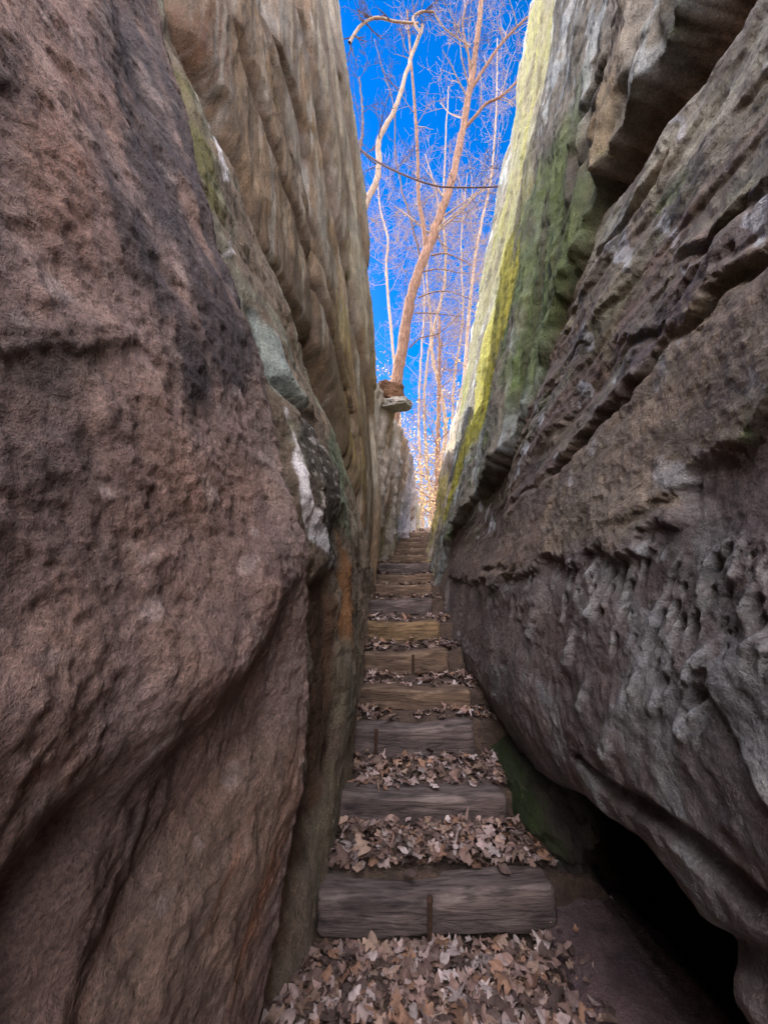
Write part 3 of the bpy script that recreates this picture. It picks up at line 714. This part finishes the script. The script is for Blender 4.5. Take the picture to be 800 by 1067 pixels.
# ----------------------------------------------------------------- timber steps
def wood_mat(name, dark, mid, light, seed):
    m, nt, b = nodes(name)
    v = coords(nt, (3.6, 24, 24)); v2 = coords(nt, (4, 8, 8)); vg = coords(nt, (9, 80, 80))
    a = noise(nt, v, 1.0, 8, .65, .8); k = noise(nt, v2, 1.0, 6, .6); g = noise(nt, vg, 1.0, 4, .6)
    c = ramp(nt, a, [(.28, dark), (.5, mid), (.72, light)])
    c = mul(nt, c, ramp(nt, k, [(.3, (.5, .5, .52)), (.55, (1, 1, 1)), (.75, (1.3, 1.25, 1.2))]))
    c = mul(nt, c, ramp(nt, g, [(.36, (.5, .5, .5)), (.48, (1, 1, 1)), (.7, (1.15, 1.15, 1.15))]))
    nt.links.new(c, b.inputs['Base Color']); b.inputs['Roughness'].default_value = .8; b.inputs['Specular IOR Level'].default_value = .3
    nt.links.new(bump(nt, b, g, .6, .006, bump(nt, b, a, .9, .02)), b.inputs['Normal']); return m
WOOD = [wood_mat('weathered_grey_timber', (.035, .028, .027), (.105, .082, .074), (.19, .155, .14), 0),
        wood_mat('brown_timber', (.05, .033, .022), (.135, .09, .06), (.23, .165, .115), 1),
        wood_mat('honey_timber', (.07, .045, .022), (.19, .125, .065), (.29, .20, .11), 2)]
m, nt, b = nodes('rusty_iron'); v = coords(nt)
nt.links.new(ramp(nt, noise(nt, v, 60, 6, .7), [(.35, (.02, .013, .01)), (.65, (.085, .04, .022))]), b.inputs['Base Color'])
b.inputs['Roughness'].default_value = .8; b.inputs['Metallic'].default_value = .3; M['rust'] = m
def timber_mesh(L, hgt, dep, seed):
    nx, nr = int(L/.012), 44
    # cross section: rounded rectangle
    ang = np.linspace(0, 2*math.pi, nr, endpoint=False)
    ca, sa = np.cos(ang), np.sin(ang)
    pw = .22 if seed > 207 else .34
    cy = np.sign(ca)*np.abs(ca)**pw*dep/2; cz = np.sign(sa)*np.abs(sa)**pw*hgt/2
    X = np.linspace(-L/2, L/2, nx)
    XX, A = np.meshgrid(X, np.arange(nr), indexing='ij')
    Yv = cy[A]; Zv = cz[A]
    n = fbm((XX*1.0).astype(np.float32), (A*0+Zv*8).astype(np.float32), 2.2, 4, seed, X=(Yv*8).astype(np.float32))
    cr = fbm((XX*1.2).astype(np.float32), (Zv*40).astype(np.float32), 1.0, 4, seed+5, X=(Yv*40).astype(np.float32), ridged=True)
    cnr = np.minimum(np.abs(Yv)/(dep/2), np.abs(Zv)/(hgt/2))
    chip = sstep(.1, .6, fbm(XX.astype(np.float32), (A*0.+seed).astype(np.float32), 6, 4, seed+8))*sstep(.75, 1.0, cnr)
    endr = np.clip((L/2-np.abs(XX))/.03, 0, 1)**.5*.12+.88
    sc = (1+.07*n-.05*sstep(.4, .85, cr)-.22*chip)*endr
    wear = -.014*np.exp(-((XX-.05*math.sin(seed))/(.27*L))**2)*(Zv > 0)*(1+.6*n)
    V = np.stack([XX+.0*n, Yv*sc, Zv*sc+wear+.010*np.sin(XX*2.3+seed)+.008*fbm(XX.astype(np.float32), np.zeros_like(XX).astype(np.float32), 3, 3, seed+2)], -1).reshape(-1, 3)
    idx = np.arange(nx*nr).reshape(nx, nr); nxt = np.roll(idx, -1, 1)
    F = np.stack([idx[:-1].ravel(), idx[1:].ravel(), nxt[1:].ravel(), nxt[:-1].ravel()], 1)
    V = np.concatenate([V, [[-L/2-.004, 0, 0], [L/2+.004, 0, 0]]])
    e0 = np.stack([idx[0], nxt[0], np.full(nr, nx*nr)], 1); e1 = np.stack([nxt[-1], idx[-1], np.full(nr, nx*nr+1)], 1)
    return V, [F.astype(np.int32), np.concatenate([e0, e1]).astype(np.int32)]
SL = ['lowest weathered grey timber step with a rusty spike at its middle',
      'second timber step from the bottom, its dark worn front edge half covered by leaves',
      'third timber step from the bottom, thick dark beam with a spike near its left end',
      'fourth timber step from the bottom, brown beam sitting close behind the thick dark one',
      'fifth timber step from the bottom, squared brown beam with a spike in the middle',
      'sixth timber step from the bottom, honey coloured beam with dark crack under it',
      'seventh timber step from the bottom, wide greyish beam in the narrow of the passage',
      'eighth timber step from the bottom, thin brown beam above the wide greyish one',
      'ninth timber step from the bottom, thin reddish beam tilted slightly',
      'tenth timber step from the bottom, broad dark beam where the far left wall begins',
      'eleventh timber step from the bottom, brown beam near the top of the flight',
      'twelfth timber step from the bottom, brown beam near the top of the flight',
      'third timber step from the top, narrow sliver beside the pale far wall',
      'second timber step from the top, narrow sliver beside the pale far wall',
      'topmost timber step, at the foot of the pale far wall under the bright trees']
WM = [0, 0, 0, 1, 1, 2, 0, 1, 1, 0, 1, 1, 1, 1, 1]
SPIKE = {0: (.62-.155, 1), 2: (.18, 0), 4: (.62, 0)}
for i, (y, zt, x0, x1, hg, tilt) in enumerate(STEPS):
    L = x1-x0; dep = .15+.02*((i*7) % 3)
    t = empty('timber_step', ((x0+x1)/2, y+dep/2, zt-hg+H))
    tag(t, SL[i], 'step', 'timber steps up the rock passage')
    V, F = timber_mesh(L+.04, hg, dep, 200+i*3.3)
    o = mesh_obj('beam', V, F, WOOD[WM[i]], t, smooth=True)
    o.location = (0, 0, hg/2); o.rotation_euler = (0, -tilt*1.4, .02*math.sin(i*2.1)+(.035 if i in (5, 6) else 0))
    if i in SPIKE:
        fx, low = SPIKE[i]
        bm = bmesh.new()
        bmesh.ops.create_cone(bm, cap_ends=True, segments=12, radius1=.0095, radius2=.0095, depth=hg*.95)
        top = bmesh.ops.create_cone(bm, cap_ends=True, segments=12, radius1=.013, radius2=.010, depth=.014)['verts']
        bmesh.ops.translate(bm, verts=top, vec=(0, 0, hg*.475))
        me = bpy.data.meshes.new('spike'); bm.to_mesh(me); bm.free(); me.materials.append(M['rust'])
        s = bpy.data.objects.new('spike', me); C.objects.link(s); s.parent = t
        s.location = (-L/2+L*fx, -dep/2-.012, hg*.36); s.rotation_euler = (.04, .03, 0)

# ----------------------------------------------------------------- fallen leaves
def leaf_mat(name='dry_leaf'):
    m, nt, b = nodes(name)
    col = nd(nt, 'ShaderNodeVertexColor', layer_name='Col').outputs[0]
    v = coords(nt)
    c = mul(nt, col, ramp(nt, noise(nt, v, 60, 5, .7), [(.3, (.6, .58, .55)), (.55, (1, 1, 1)), (.75, (1.25, 1.2, 1.15))]))
    nt.links.new(c, b.inputs['Base Color']); b.inputs['Roughness'].default_value = .7; b.inputs['Specular IOR Level'].default_value = .3
    nt.links.new(bump(nt, b, noise(nt, v, 90, 4, .6), .4, .004), b.inputs['Normal'])
    return m
M['leaf'] = leaf_mat()
def leaf_proto(kind):
    """outline of a lobed (oak, maple) or plain (beech) leaf, with a midrib, length 1 along +x"""
    n = 13; s = np.linspace(0, 1, n)
    if kind == 0:
        w = .30*np.sin(math.pi*s**.85)*(1+.42*np.sin(s*math.pi*7)); w[0] = .015; w[-1] = .0
    elif kind == 1:
        w = .40*np.sin(math.pi*np.clip(s, 0, 1)**.6)*(1+.5*np.sin(s*math.pi*5+.5)); w[0] = .02; w[-1] = .0
    else:
        w = .26*np.sin(math.pi*s**.8); w[0] = .012; w[-1] = 0
    w = np.maximum(w, .008)
    rows = []
    for j, q in enumerate((-1, -.5, 0, .5, 1)):
        sh = (s + (.06*abs(q) if kind < 2 else 0)*np.sin(s*math.pi))
        rows.append(np.stack([sh, q*w, np.zeros(n)], 1))
    V = np.stack(rows, 0)          # 5 x n
    idx = np.arange(5*n).reshape(5, n)
    F = np.stack([idx[:-1, :-1].ravel(), idx[:-1, 1:].ravel(), idx[1:, 1:].ravel(), idx[1:, :-1].ravel()], 1)
    return V.reshape(-1, 3), F
PROT = [leaf_proto(k) for k in range(3)]
PAL = np.array([(.27, .19, .165), (.32, .245, .225), (.21, .135, .11), (.17, .11, .09), (.40, .335, .32), (.25, .145, .095), (.11, .075, .062), (.30, .21, .16), (.08, .055, .047)])
def leaf_at(rng, pos, size, tiltmax=.6, kind=None):
    k = int(rng.choice([0, 0, 1, 2])) if kind is None else kind
    V, F = PROT[k]; V = V.copy(); V[:, 0] -= .5
    cu, cv = rng.normal(0, .7), rng.normal(.2, .9)
    if rng.random() < .22: V[:, 0] = np.minimum(V[:, 0], rng.uniform(.15, .4)+.12*V[:, 1]*8)   # torn leaves
    V[:, 2] += cu*V[:, 0]**2*.55 + cv*V[:, 1]**2*1.2 + .05*np.sin(V[:, 0]*9+rng.random()*6)*(.4+np.abs(V[:, 1])*3) + rng.normal(0, .2)*V[:, 0]*V[:, 1]*3
    V *= size
    a = rng.random()*2*math.pi; tx, ty = rng.normal(0, tiltmax*.5), rng.normal(0, tiltmax*.5)
    if rng.random() < .5: V[:, 2] *= -1
    c, s = math.cos(tx), math.sin(tx); V = np.stack([V[:, 0], V[:, 1]*c-V[:, 2]*s, V[:, 1]*s+V[:, 2]*c], 1)
    c, s = math.cos(ty), math.sin(ty); V = np.stack([V[:, 0]*c+V[:, 2]*s, V[:, 1], -V[:, 0]*s+V[:, 2]*c], 1)
    c, s = math.cos(a), math.sin(a); V = np.stack([V[:, 0]*c-V[:, 1]*s, V[:, 0]*s+V[:, 1]*c, V[:, 2]], 1)
    V[:, 2] -= V[:, 2].min()*.6
    col = PAL[rng.integers(len(PAL))]*rng.uniform(.5, 1.25)
    cols = np.tile(col, (len(V), 1))
    return V+np.array(pos), F, cols
def scatter():
    rng = np.random.default_rng(5)
    Vs, Fs, Cs, n = [], [], [], 0
    def put(x, y, z, s, t=.6):
        nonlocal n
        V, F, c = leaf_at(rng, (x, y, z), s, t)
        Vs.append(V); Fs.append(F+n); Cs.append(c); n += len(V)
    for _ in range(5200):           # in front of the lowest step
        y = rng.uniform(.7, 1.80); x = rng.uniform(-.38, .72)
        put(x, y, float(ground_rel(y))+H-.022+rng.uniform(0, .04)+.02*max(0, (x-.1)), rng.uniform(.028, .075)*(1.25 if rng.random() < .12 else 1), .34)
    for i in range(len(STEPS)):
        y0 = STEPS[i][0]+.13; y1 = STEPS[i+1][0] if i+1 < len(STEPS) else 11
        x0, x1 = STEPS[i][2], STEPS[i][3]
        cnt = [600, 400, 160, 260, 270, 230, 130, 70, 60, 60, 50, 40, 40, 40, 150][i]
        for _ in range(cnt):
            y = rng.uniform(y0, y1); x = rng.uniform(x0-.08, x1+.08)
            m_ = rng.random()
            if i > 1 and m_ < .4: x = x0-.05+abs(rng.normal(0, .09))
            if i > 1 and m_ > .75: x = x1+.06-abs(rng.normal(0, .08))
            y = min(y, y1-.01)
            if 0 < i < 8 and m_ > .80: x = x1+abs(rng.normal(0, .12))
            put(x, y, float(ground_rel(y))+H+rng.uniform(-.01, .03)+(.02 if i == 0 else 0), rng.uniform(.035, .09), .5)
        # a few on top of the beam itself and against both ends
        for _ in range([3, 16, 3, 4, 4, 3, 2, 1, 1, 0, 0, 0, 0, 0, 0][i]):
            put(rng.uniform(x0+.05, x1-.1), STEPS[i][0]+rng.uniform(.05, .13), STEPS[i][1]+H+.008, rng.uniform(.04, .08), .25)
    for _ in range(70):             # strays blown onto the low shelf
        put(.60+abs(rng.normal(0, .12)), rng.uniform(.9, 2.0), H-1.285, rng.uniform(.02, .06), .4)
    V = np.concatenate(Vs); F = np.concatenate(Fs).astype(np.int32)
    o = mesh_obj('fallen_leaves', V, F, M['leaf'], None, np.concatenate(Cs), origin=(0, 1.5, H-1.33))
    tag(o, 'brown dry oak and maple leaves littering the ground and treads between the timber steps', 'leaves', None, 'stuff')
scatter()

# ----------------------------------------------------------------- trees
def bark(name, c1, c2, c3):
    m, nt, b = nodes(name); v = coords(nt, (1, 1, .3))
    a = noise(nt, v, 16, 8, .75, .6)
    nt.links.new(ramp(nt, a, [(.3, c1), (.5, c2), (.7, c3)]), b.inputs['Base Color'])
    b.inputs['Roughness'].default_value = .9
    nt.links.new(bump(nt, b, a, .8, .04), b.inputs['Normal']); return m
BARK = {'pine': bark('orange_brown_bark', (.05, .028, .02), (.17, .092, .058), (.34, .21, .135)),
        'pale': bark('pale_bark', (.11, .085, .065), (.25, .185, .135), (.40, .32, .25)),
        'dark': bark('dark_purple_bark', (.04, .026, .03), (.085, .055, .055), (.14, .09, .085)),
        'grey': bark('pinkish_twig_bark', (.14, .10, .075), (.30, .225, .17), (.46, .37, .30))}
class Tubes:
    def __init__(s): s.V, s.F, s.n = [], [], 0
    def add(s, P, R, k=6):
        P = np.asarray(P, dtype=np.float64); R = np.asarray(R, dtype=np.float64)
        T = np.gradient(P, axis=0); T /= np.linalg.norm(T, axis=1, keepdims=True)+1e-9
        ref = np.array((.31, .87, .2)) if abs(T[0] @ np.array((.31, .87, .2))) < .85 else np.array((1., 0, 0))
        A = np.cross(T, ref); A /= np.linalg.norm(A, axis=1, keepdims=True)+1e-9; B = np.cross(T, A)
        th = np.arange(k)*2*math.pi/k
        ring = P[:, None]+R[:, None, None]*(np.cos(th)[None, :, None]*A[:, None]+np.sin(th)[None, :, None]*B[:, None])
        m_ = len(P); idx = np.arange(m_*k).reshape(m_, k)+s.n; nx = np.roll(idx, -1, 1)
        s.V.append(ring.reshape(-1, 3)); s.n += m_*k
        s.F.append(np.stack([idx[:-1].ravel(), nx[:-1].ravel(), nx[1:].ravel(), idx[1:].ravel()], 1))
    def build(s, name, mat, parent): return mesh_obj(name, np.concatenate(s.V), np.concatenate(s.F).astype(np.int32), mat, parent)
def spline(pts, n):
    P = np.asarray(pts, dtype=np.float64); m_ = len(P)
    t = np.linspace(0, m_-1, n); i = np.clip(t.astype(int), 0, m_-2); f = (t-i)[:, None]
    p0 = P[np.maximum(i-1, 0)]; p1 = P[i]; p2 = P[i+1]; p3 = P[np.minimum(i+2, m_-1)]
    return .5*((2*p1)+(-p0+p2)*f+(2*p0-5*p1+4*p2-p3)*f**2+(-p0+3*p1-3*p2+p3)*f**3)
def grow(tb, rng, p, d, L, r, depth, up=.15, wig=.25, k=4, nb=(3, 5), minr=.004):
    n = 7; P = [np.array(p)]; d = np.array(d, dtype=float); d /= np.linalg.norm(d)
    for _ in range(n-1):
        d = d+rng.normal(0, wig, 3)*.5+np.array((0, 0, up*.25)); d /= np.linalg.norm(d)
        P.append(P[-1]+d*L/(n-1))
    P = np.array(P); R = np.linspace(r, max(r*.35, minr*.7), n)
    tb.add(P, R, k if r > .012 else 3)
    if depth <= 0: return
    for _ in range(int(rng.integers(nb[0], nb[1]+1))):
        j = rng.uniform(.2, 1.0)*(n-1); i = min(int(j), n-2); q = P[i]+(P[i+1]-P[i])*(j-i)
        dd = P[i+1]-P[i]; dd /= np.linalg.norm(dd)+1e-9
        rv = rng.normal(0, 1, 3); rv -= rv @ dd*dd; rv /= np.linalg.norm(rv)+1e-9
        nd_ = dd*rng.uniform(.4, .9)+rv*rng.uniform(.6, 1.0)
        grow(tb, rng, q, nd_, L*rng.uniform(.45, .7), max(R[i]*.55, minr), depth-1, up, wig, k, nb, minr)
def tree(label, barkname, trunk_pts, r0, r1, limbs, seed, twigmat=None, base_z=None, crown=(6, 3, 2.2, (.3, 1.0)), minr=.006, name='bare_tree'):
    """trunk_pts: points (relative to the eye) along the trunk; limbs: list of (pts, r0, r1)"""
    rng = np.random.default_rng(seed)
    tp = np.array(trunk_pts, dtype=float)+np.array((0, 0, H))
    gz = float(ground_rel(tp[0][1]))+H-.15
    if tp[0][2] > gz+.3:
        d = (tp[1]-tp[0]); d = d/max(d[2], .1); b0 = tp[0]-d*(tp[0][2]-gz)*np.array((.6, .6, 1)); tp = np.concatenate([[b0], tp])
    root = empty(name, tuple(tp[0])); tag(root, label, 'tree')
    tb = Tubes(); P = spline(tp, 60)
    R = np.linspace(r0, r1, 60)*(1+.06*np.sin(np.arange(60)*1.7+seed)); R[:4] *= (1.35, 1.2, 1.1, 1.04)
    P[4:-2] += rng.normal(0, .012, (54, 3))
    tb.add(P, R, 12); tb.build('trunk', BARK[barkname], root)
    cr = Tubes()
    for pts, a, b_ in limbs:
        lb = Tubes(); LP = spline(np.array(pts, dtype=float)+np.array((0, 0, H)), 26)
        lb.add(LP, np.linspace(a, b_, 26), 8); lb.build('limb', BARK[barkname], root)
        for _ in range(8):
            i = int(rng.integers(6, 25)); dd = LP[i]-LP[i-1]; dd /= np.linalg.norm(dd)
            grow(cr, rng, LP[i], dd*.5+rng.normal(0, .6, 3), rng.uniform(.5, 1.1)*crown[2]*.6, max(b_*.6, minr), 2, minr=minr)
    nb, dep, L, (lo, hi) = crown
    for _ in range(nb):
        j = int((lo+(hi-lo)*rng.random())*59); j = min(max(j, 1), 58)
        dd = P[j+1]-P[j]; dd /= np.linalg.norm(dd)
        rv = rng.normal(0, 1, 3); rv -= rv@dd*dd; rv /= np.linalg.norm(rv)
        ll = L*rng.uniform(.5, 1.1)*(1.1-.5*j/59)
        grow(cr, rng, P[j], dd*rng.uniform(.3, .8)+rv, ll, max(R[j]*.28, minr*1.5), dep, minr=minr)
    cr.build('crown', BARK[twigmat or barkname], root)
    return root
def line(px, y, y2=None):
    y2 = y if y2 is None else y2; n = len(px)
    return [at(u, v, y+(y2-y)*i/max(n-1, 1)) for i, (u, v) in enumerate(px)]
# the orange pine leaning right, forked
tree('large leaning orange brown tree crossing the strip of sky from lower left to upper right', 'pine',
     line([(412, 405), (418, 370), (424, 330), (432, 295), (444, 262), (458, 225), (470, 190), (481, 140), (490, 90), (497, 40), (503, -20), (506, -70)], 11),
     .20, .09, [
      (line([(444, 262), (441, 235), (436, 205), (435, 160), (432, 110), (428, 60), (424, 10)], 11, 10.2), .085, .03),
      (line([(482, 135), (494, 122), (506, 108), (522, 100), (540, 84), (556, 78)], 11, 10.5), .065, .03),
      (line([(489, 95), (505, 70), (520, 48), (538, 28), (556, 12)], 11, 10.5), .07, .03),
      (line([(490, 85), (488, 55), (482, 25), (490, -10)], 11, 11.2), .05, .025),
      (line([(449, 266), (464, 264), (480, 270), (492, 276)], 11, 10.8), .03, .012),
      (line([(441, 283), (458, 280), (478, 284), (495, 284)], 11, 10.8), .025, .01),
      (line([(436, 310), (452, 304), (470, 304), (490, 312)], 11, 10.8), .028, .01),
      (line([(432, 326), (448, 326), (466, 328), (482, 330)], 11, 10.8), .022, .01),
      (line([(427, 362), (438, 352), (455, 348), (470, 336), (482, 324)], 11, 10.8), .026, .01)],
     31, twigmat='grey', crown=(16, 3, 3.0, (.35, .98)), minr=.005, name='forked_tree')
# pale crooked trunk at the left
tree('pale crooked trunk bending up out of the left rock edge with a broken top', 'pale',
     line([(366, 300), (372, 250), (379, 218), (385, 203), (393, 186), (395, 165), (395, 145), (408, 120), (418, 95), (428, 60), (438, 35), (440, 26)], 9.2),
     .115, .05, [(line([(438, 34), (430, 20), (438, 12), (452, 12)], 9.2), .05, .03),
                 (line([(452, 12), (462, 28), (478, 40), (492, 50)], 9.2, 9.6), .028, .014),
                 (line([(436, 24), (412, 22), (392, 18), (376, 26), (364, 44)], 9.2, 9.0), .035, .05)],
     33, twigmat='dark', crown=(8, 2, 1.5, (.35, 1.0)), minr=.004, name='crooked_tree')
# thin dark trees
tree('slim dark purple sapling with fine twigs standing left of the orange tree', 'dark',
     line([(419, 385), (428, 322), (438, 276), (426, 222), (418, 195), (412, 160), (410, 110), (398, 70), (390, 40)], 11.8), .055, .014, [], 35, crown=(18, 2, 1.5, (.2, 1.0)), minr=.004, name='sapling')
# horizontal bough from the left rim
tree('thin dark stem whose bough droops level across the sky from the left rim', 'dark',
     line([(372, 180), (376, 150), (378, 120), (374, 80)], 8.2), .05, .02,
     [(line([(376, 156), (384, 162), (396, 170), (412, 178), (436, 188), (458, 194), (480, 195), (500, 195), (522, 194)], 8.2, 8.0), .028, .018)], 37,
     crown=(6, 2, 1.2, (.3, 1)), minr=.005, name='sapling')
# pale birches behind
BL = [('white stemmed birch in the middle of the gap behind the orange tree', [(452, 520), (456, 440), (460, 360), (462, 290), (464, 220), (466, 150), (468, 90)], 17, .12, .03, 'pale', 60, 'birch'),
      ('second white stemmed birch just left of the middle birch', [(448, 520), (450, 420), (450, 340), (448, 280), (444, 220), (442, 160)], 19, .09, .03, 'pale', 50, 'birch'),
      ('tan trunk low in the gap right of centre, under bright twigs', [(455, 540), (457, 480), (458, 430), (460, 380), (462, 330)], 15, .14, .05, 'pine', 36, 'bare_tree'),
      ('pinkish bare tree at the left rock edge with dense fine twigs', [(425, 520), (405, 300), (402, 250), (396, 210), (388, 150)], 18, .10, .03, 'grey', 60, 'bare_tree'),
      ('pinkish bare tree behind the pale crag at the right of the gap', [(478, 480), (492, 300), (500, 240), (506, 180), (515, 110), (520, 40)], 17, .11, .03, 'grey', 70, 'bare_tree'),
      ('distant pale bare tree filling the bottom of the gap with twigs', [(440, 530), (437, 440), (436, 380), (434, 300), (430, 230)], 24, .12, .03, 'grey', 60, 'bare_tree'),
      ('distant slender bare tree between the two birches and the crag', [(470, 500), (474, 400), (478, 330), (484, 250), (488, 180)], 22, .10, .03, 'pale', 60, 'bare_tree')]
wr = np.random.default_rng(3)
for i, (lb, px, y, a, b_, bk, nb, nm) in enumerate(BL):
    px = [px[0]]+[(u+wr.normal(0, 4), v) for u, v in px[1:]]
    tree(lb, bk, line(px, y), a, b_, [], 50+i, twigmat='grey' if bk != 'pine' else 'pine', crown=(int(nb*.42), 3, 3.0, (.06, .9)), minr=.0052, name=nm)
# beech saplings keeping golden leaves
def leafy(label, cen, rad, hgt, n, seed, cols):
    rng = np.random.default_rng(seed)
    gz = float(ground_rel(cen[1]))+H
    root = empty('leafy_shrub', (cen[0], cen[1], gz-.05)); tag(root, label, 'shrub')
    tb = Tubes(); tips = []
    for s in range(7):
        d = np.array((rng.normal(0, .35), rng.normal(0, .35), 1.0)); d /= np.linalg.norm(d)
        P = [np.array((cen[0]+rng.normal(0, .08), cen[1]+rng.normal(0, .08), gz-.05))]
        for q in range(8): P.append(P[-1]+(d+rng.normal(0, .12, 3))*hgt/8)
        tb.add(np.array(P), np.linspace(.02, .005, 9), 5); tips += P[2:]
    tb.build('stem', BARK['grey'], root)
    Vs, Fs, Cs, k = [], [], [], 0
    for _ in range(n):
        p_ = tips[int(rng.integers(len(tips)))]+rng.normal(0, rad*.35, 3)
        V, F, c = leaf_at(rng, p_, rng.uniform(.06, .12), 2.0, 2)
        c = np.tile(np.array(cols[int(rng.integers(len(cols)))])*rng.uniform(.7, 1.2), (len(V), 1))
        Vs.append(V); Fs.append(F+k); Cs.append(c); k += len(V)
    mesh_obj('foliage', np.concatenate(Vs), np.concatenate(Fs).astype(np.int32), M['leaf'], root, np.concatenate(Cs))
GOLD = [(.62, .42, .13), (.70, .52, .24), (.55, .36, .16), (.66, .55, .32)]
for i, (px, y, hgt, n, lb) in enumerate([((424, 440), 12.9, 5.8, 1300, 'tallest golden leaved shrub, behind the perched stones and far left wall'),
                                   ((440, 470), 15, 5.0, 1100, 'golden leaved shrub low in the middle of the gap'),
                                   ((450, 520), 13.2, 2.6, 600, 'low golden leaved shrub at the top of the steps beside the right rock'),
                                   ((444, 510), 17.5, 4.4, 800, 'farther golden leaved shrub between the birch trunks at the top of the steps')]):
    p = at(px[0], px[1], y); leafy(lb, (p[0], p[1]), 1.0, hgt, n, 80+i, GOLD)

# ----------------------------------------------------------------- camera, light, sky
cam = bpy.data.cameras.new('camera'); co = bpy.data.objects.new('camera', cam); C.objects.link(co)
co.location = (0, 0, H); co.rotation_euler = (math.pi/2+PITCH, 0, 0)
cam.sensor_fit = 'HORIZONTAL'; cam.sensor_width = 36; cam.lens = 18; cam.clip_start = .02; cam.clip_end = 6000
bpy.context.scene.camera = co
FILL_CLOUD = (13.5, 12.5, 13.2, 1)
TOSUN = np.array((-.80, .56, .62)); TOSUN /= np.linalg.norm(TOSUN)
el = math.asin(TOSUN[2]); az = math.atan2(TOSUN[0], TOSUN[1])
sl = bpy.data.lights.new('sun', 'SUN'); sl.energy = 2.0; sl.angle = DEG(.53); sl.color = (1, .93, .82)
so = bpy.data.objects.new('sun', sl); C.objects.link(so); so.location = (-20, 5, 20)
from mathutils import Vector
so.rotation_euler = Vector(-TOSUN).to_track_quat('-Z', 'Y').to_euler()
w = bpy.data.worlds.new('World'); bpy.context.scene.world = w; w.use_nodes = True
nt = w.node_tree; nt.nodes.clear()
sky = nt.nodes.new('ShaderNodeTexSky'); sky.sky_type = 'NISHITA'; sky.sun_disc = False
sky.sun_elevation = el; sky.sun_rotation = az; sky.altitude = 300; sky.ozone_density = 2.0
hs = nt.nodes.new('ShaderNodeHueSaturation'); hs.inputs['Saturation'].default_value = 1.6; hs.inputs['Value'].default_value = .62; hs.inputs['Hue'].default_value = .512
nt.links.new(sky.outputs[0], hs.inputs['Color'])
# unseen bright cloud added behind the viewer as fill light, clear deep blue ahead
dirv = nt.nodes.new('ShaderNodeTexCoord').outputs['Generated']
sx = nt.nodes.new('ShaderNodeSeparateXYZ'); nt.links.new(dirv, sx.inputs[0])
cn = noise(nt, dirv, 2.2, 6, .6, .3)
cf = math_(nt, 'ADD', math_(nt, 'MULTIPLY', sx.outputs[1], -1.0), math_(nt, 'MULTIPLY', math_(nt, 'SUBTRACT', cn, .5), .9))
mr = nt.nodes.new('ShaderNodeMapRange'); mr.interpolation_type = 'SMOOTHSTEP'
mr.inputs[1].default_value = -.16; mr.inputs[2].default_value = .25
nt.links.new(cf, mr.inputs[0])
cm = nd(nt, 'ShaderNodeMix', data_type='RGBA'); nt.links.new(mr.outputs[0], cm.inputs[0])
nt.links.new(hs.outputs[0], cm.inputs[6]); cm.inputs[7].default_value = FILL_CLOUD
bg = nt.nodes.new('ShaderNodeBackground'); bg.inputs[1].default_value = .12
wo = nt.nodes.new('ShaderNodeOutputWorld')
nt.links.new(cm.outputs[2], bg.inputs[0]); nt.links.new(bg.outputs[0], wo.inputs[0])
sc = bpy.context.scene
vs = sc.view_settings; vs.view_transform = 'Standard'; vs.look = 'None'; vs.gamma = 1; vs.use_curve_mapping = False
vs.exposure = 2.2
cy = sc.cycles; cy.max_bounces = 8; cy.diffuse_bounces = 5; cy.glossy_bounces = 2; cy.use_denoising = True; cy.denoiser = 'OPENIMAGEDENOISE'; cy.denoising_input_passes = 'RGB_ALBEDO_NORMAL'; cy.denoising_prefilter = 'NONE'; cy.sample_clamp_indirect = 4; cy.caustics_reflective = False; cy.caustics_refractive = False
print('script done', round(time.time()-T0, 1))
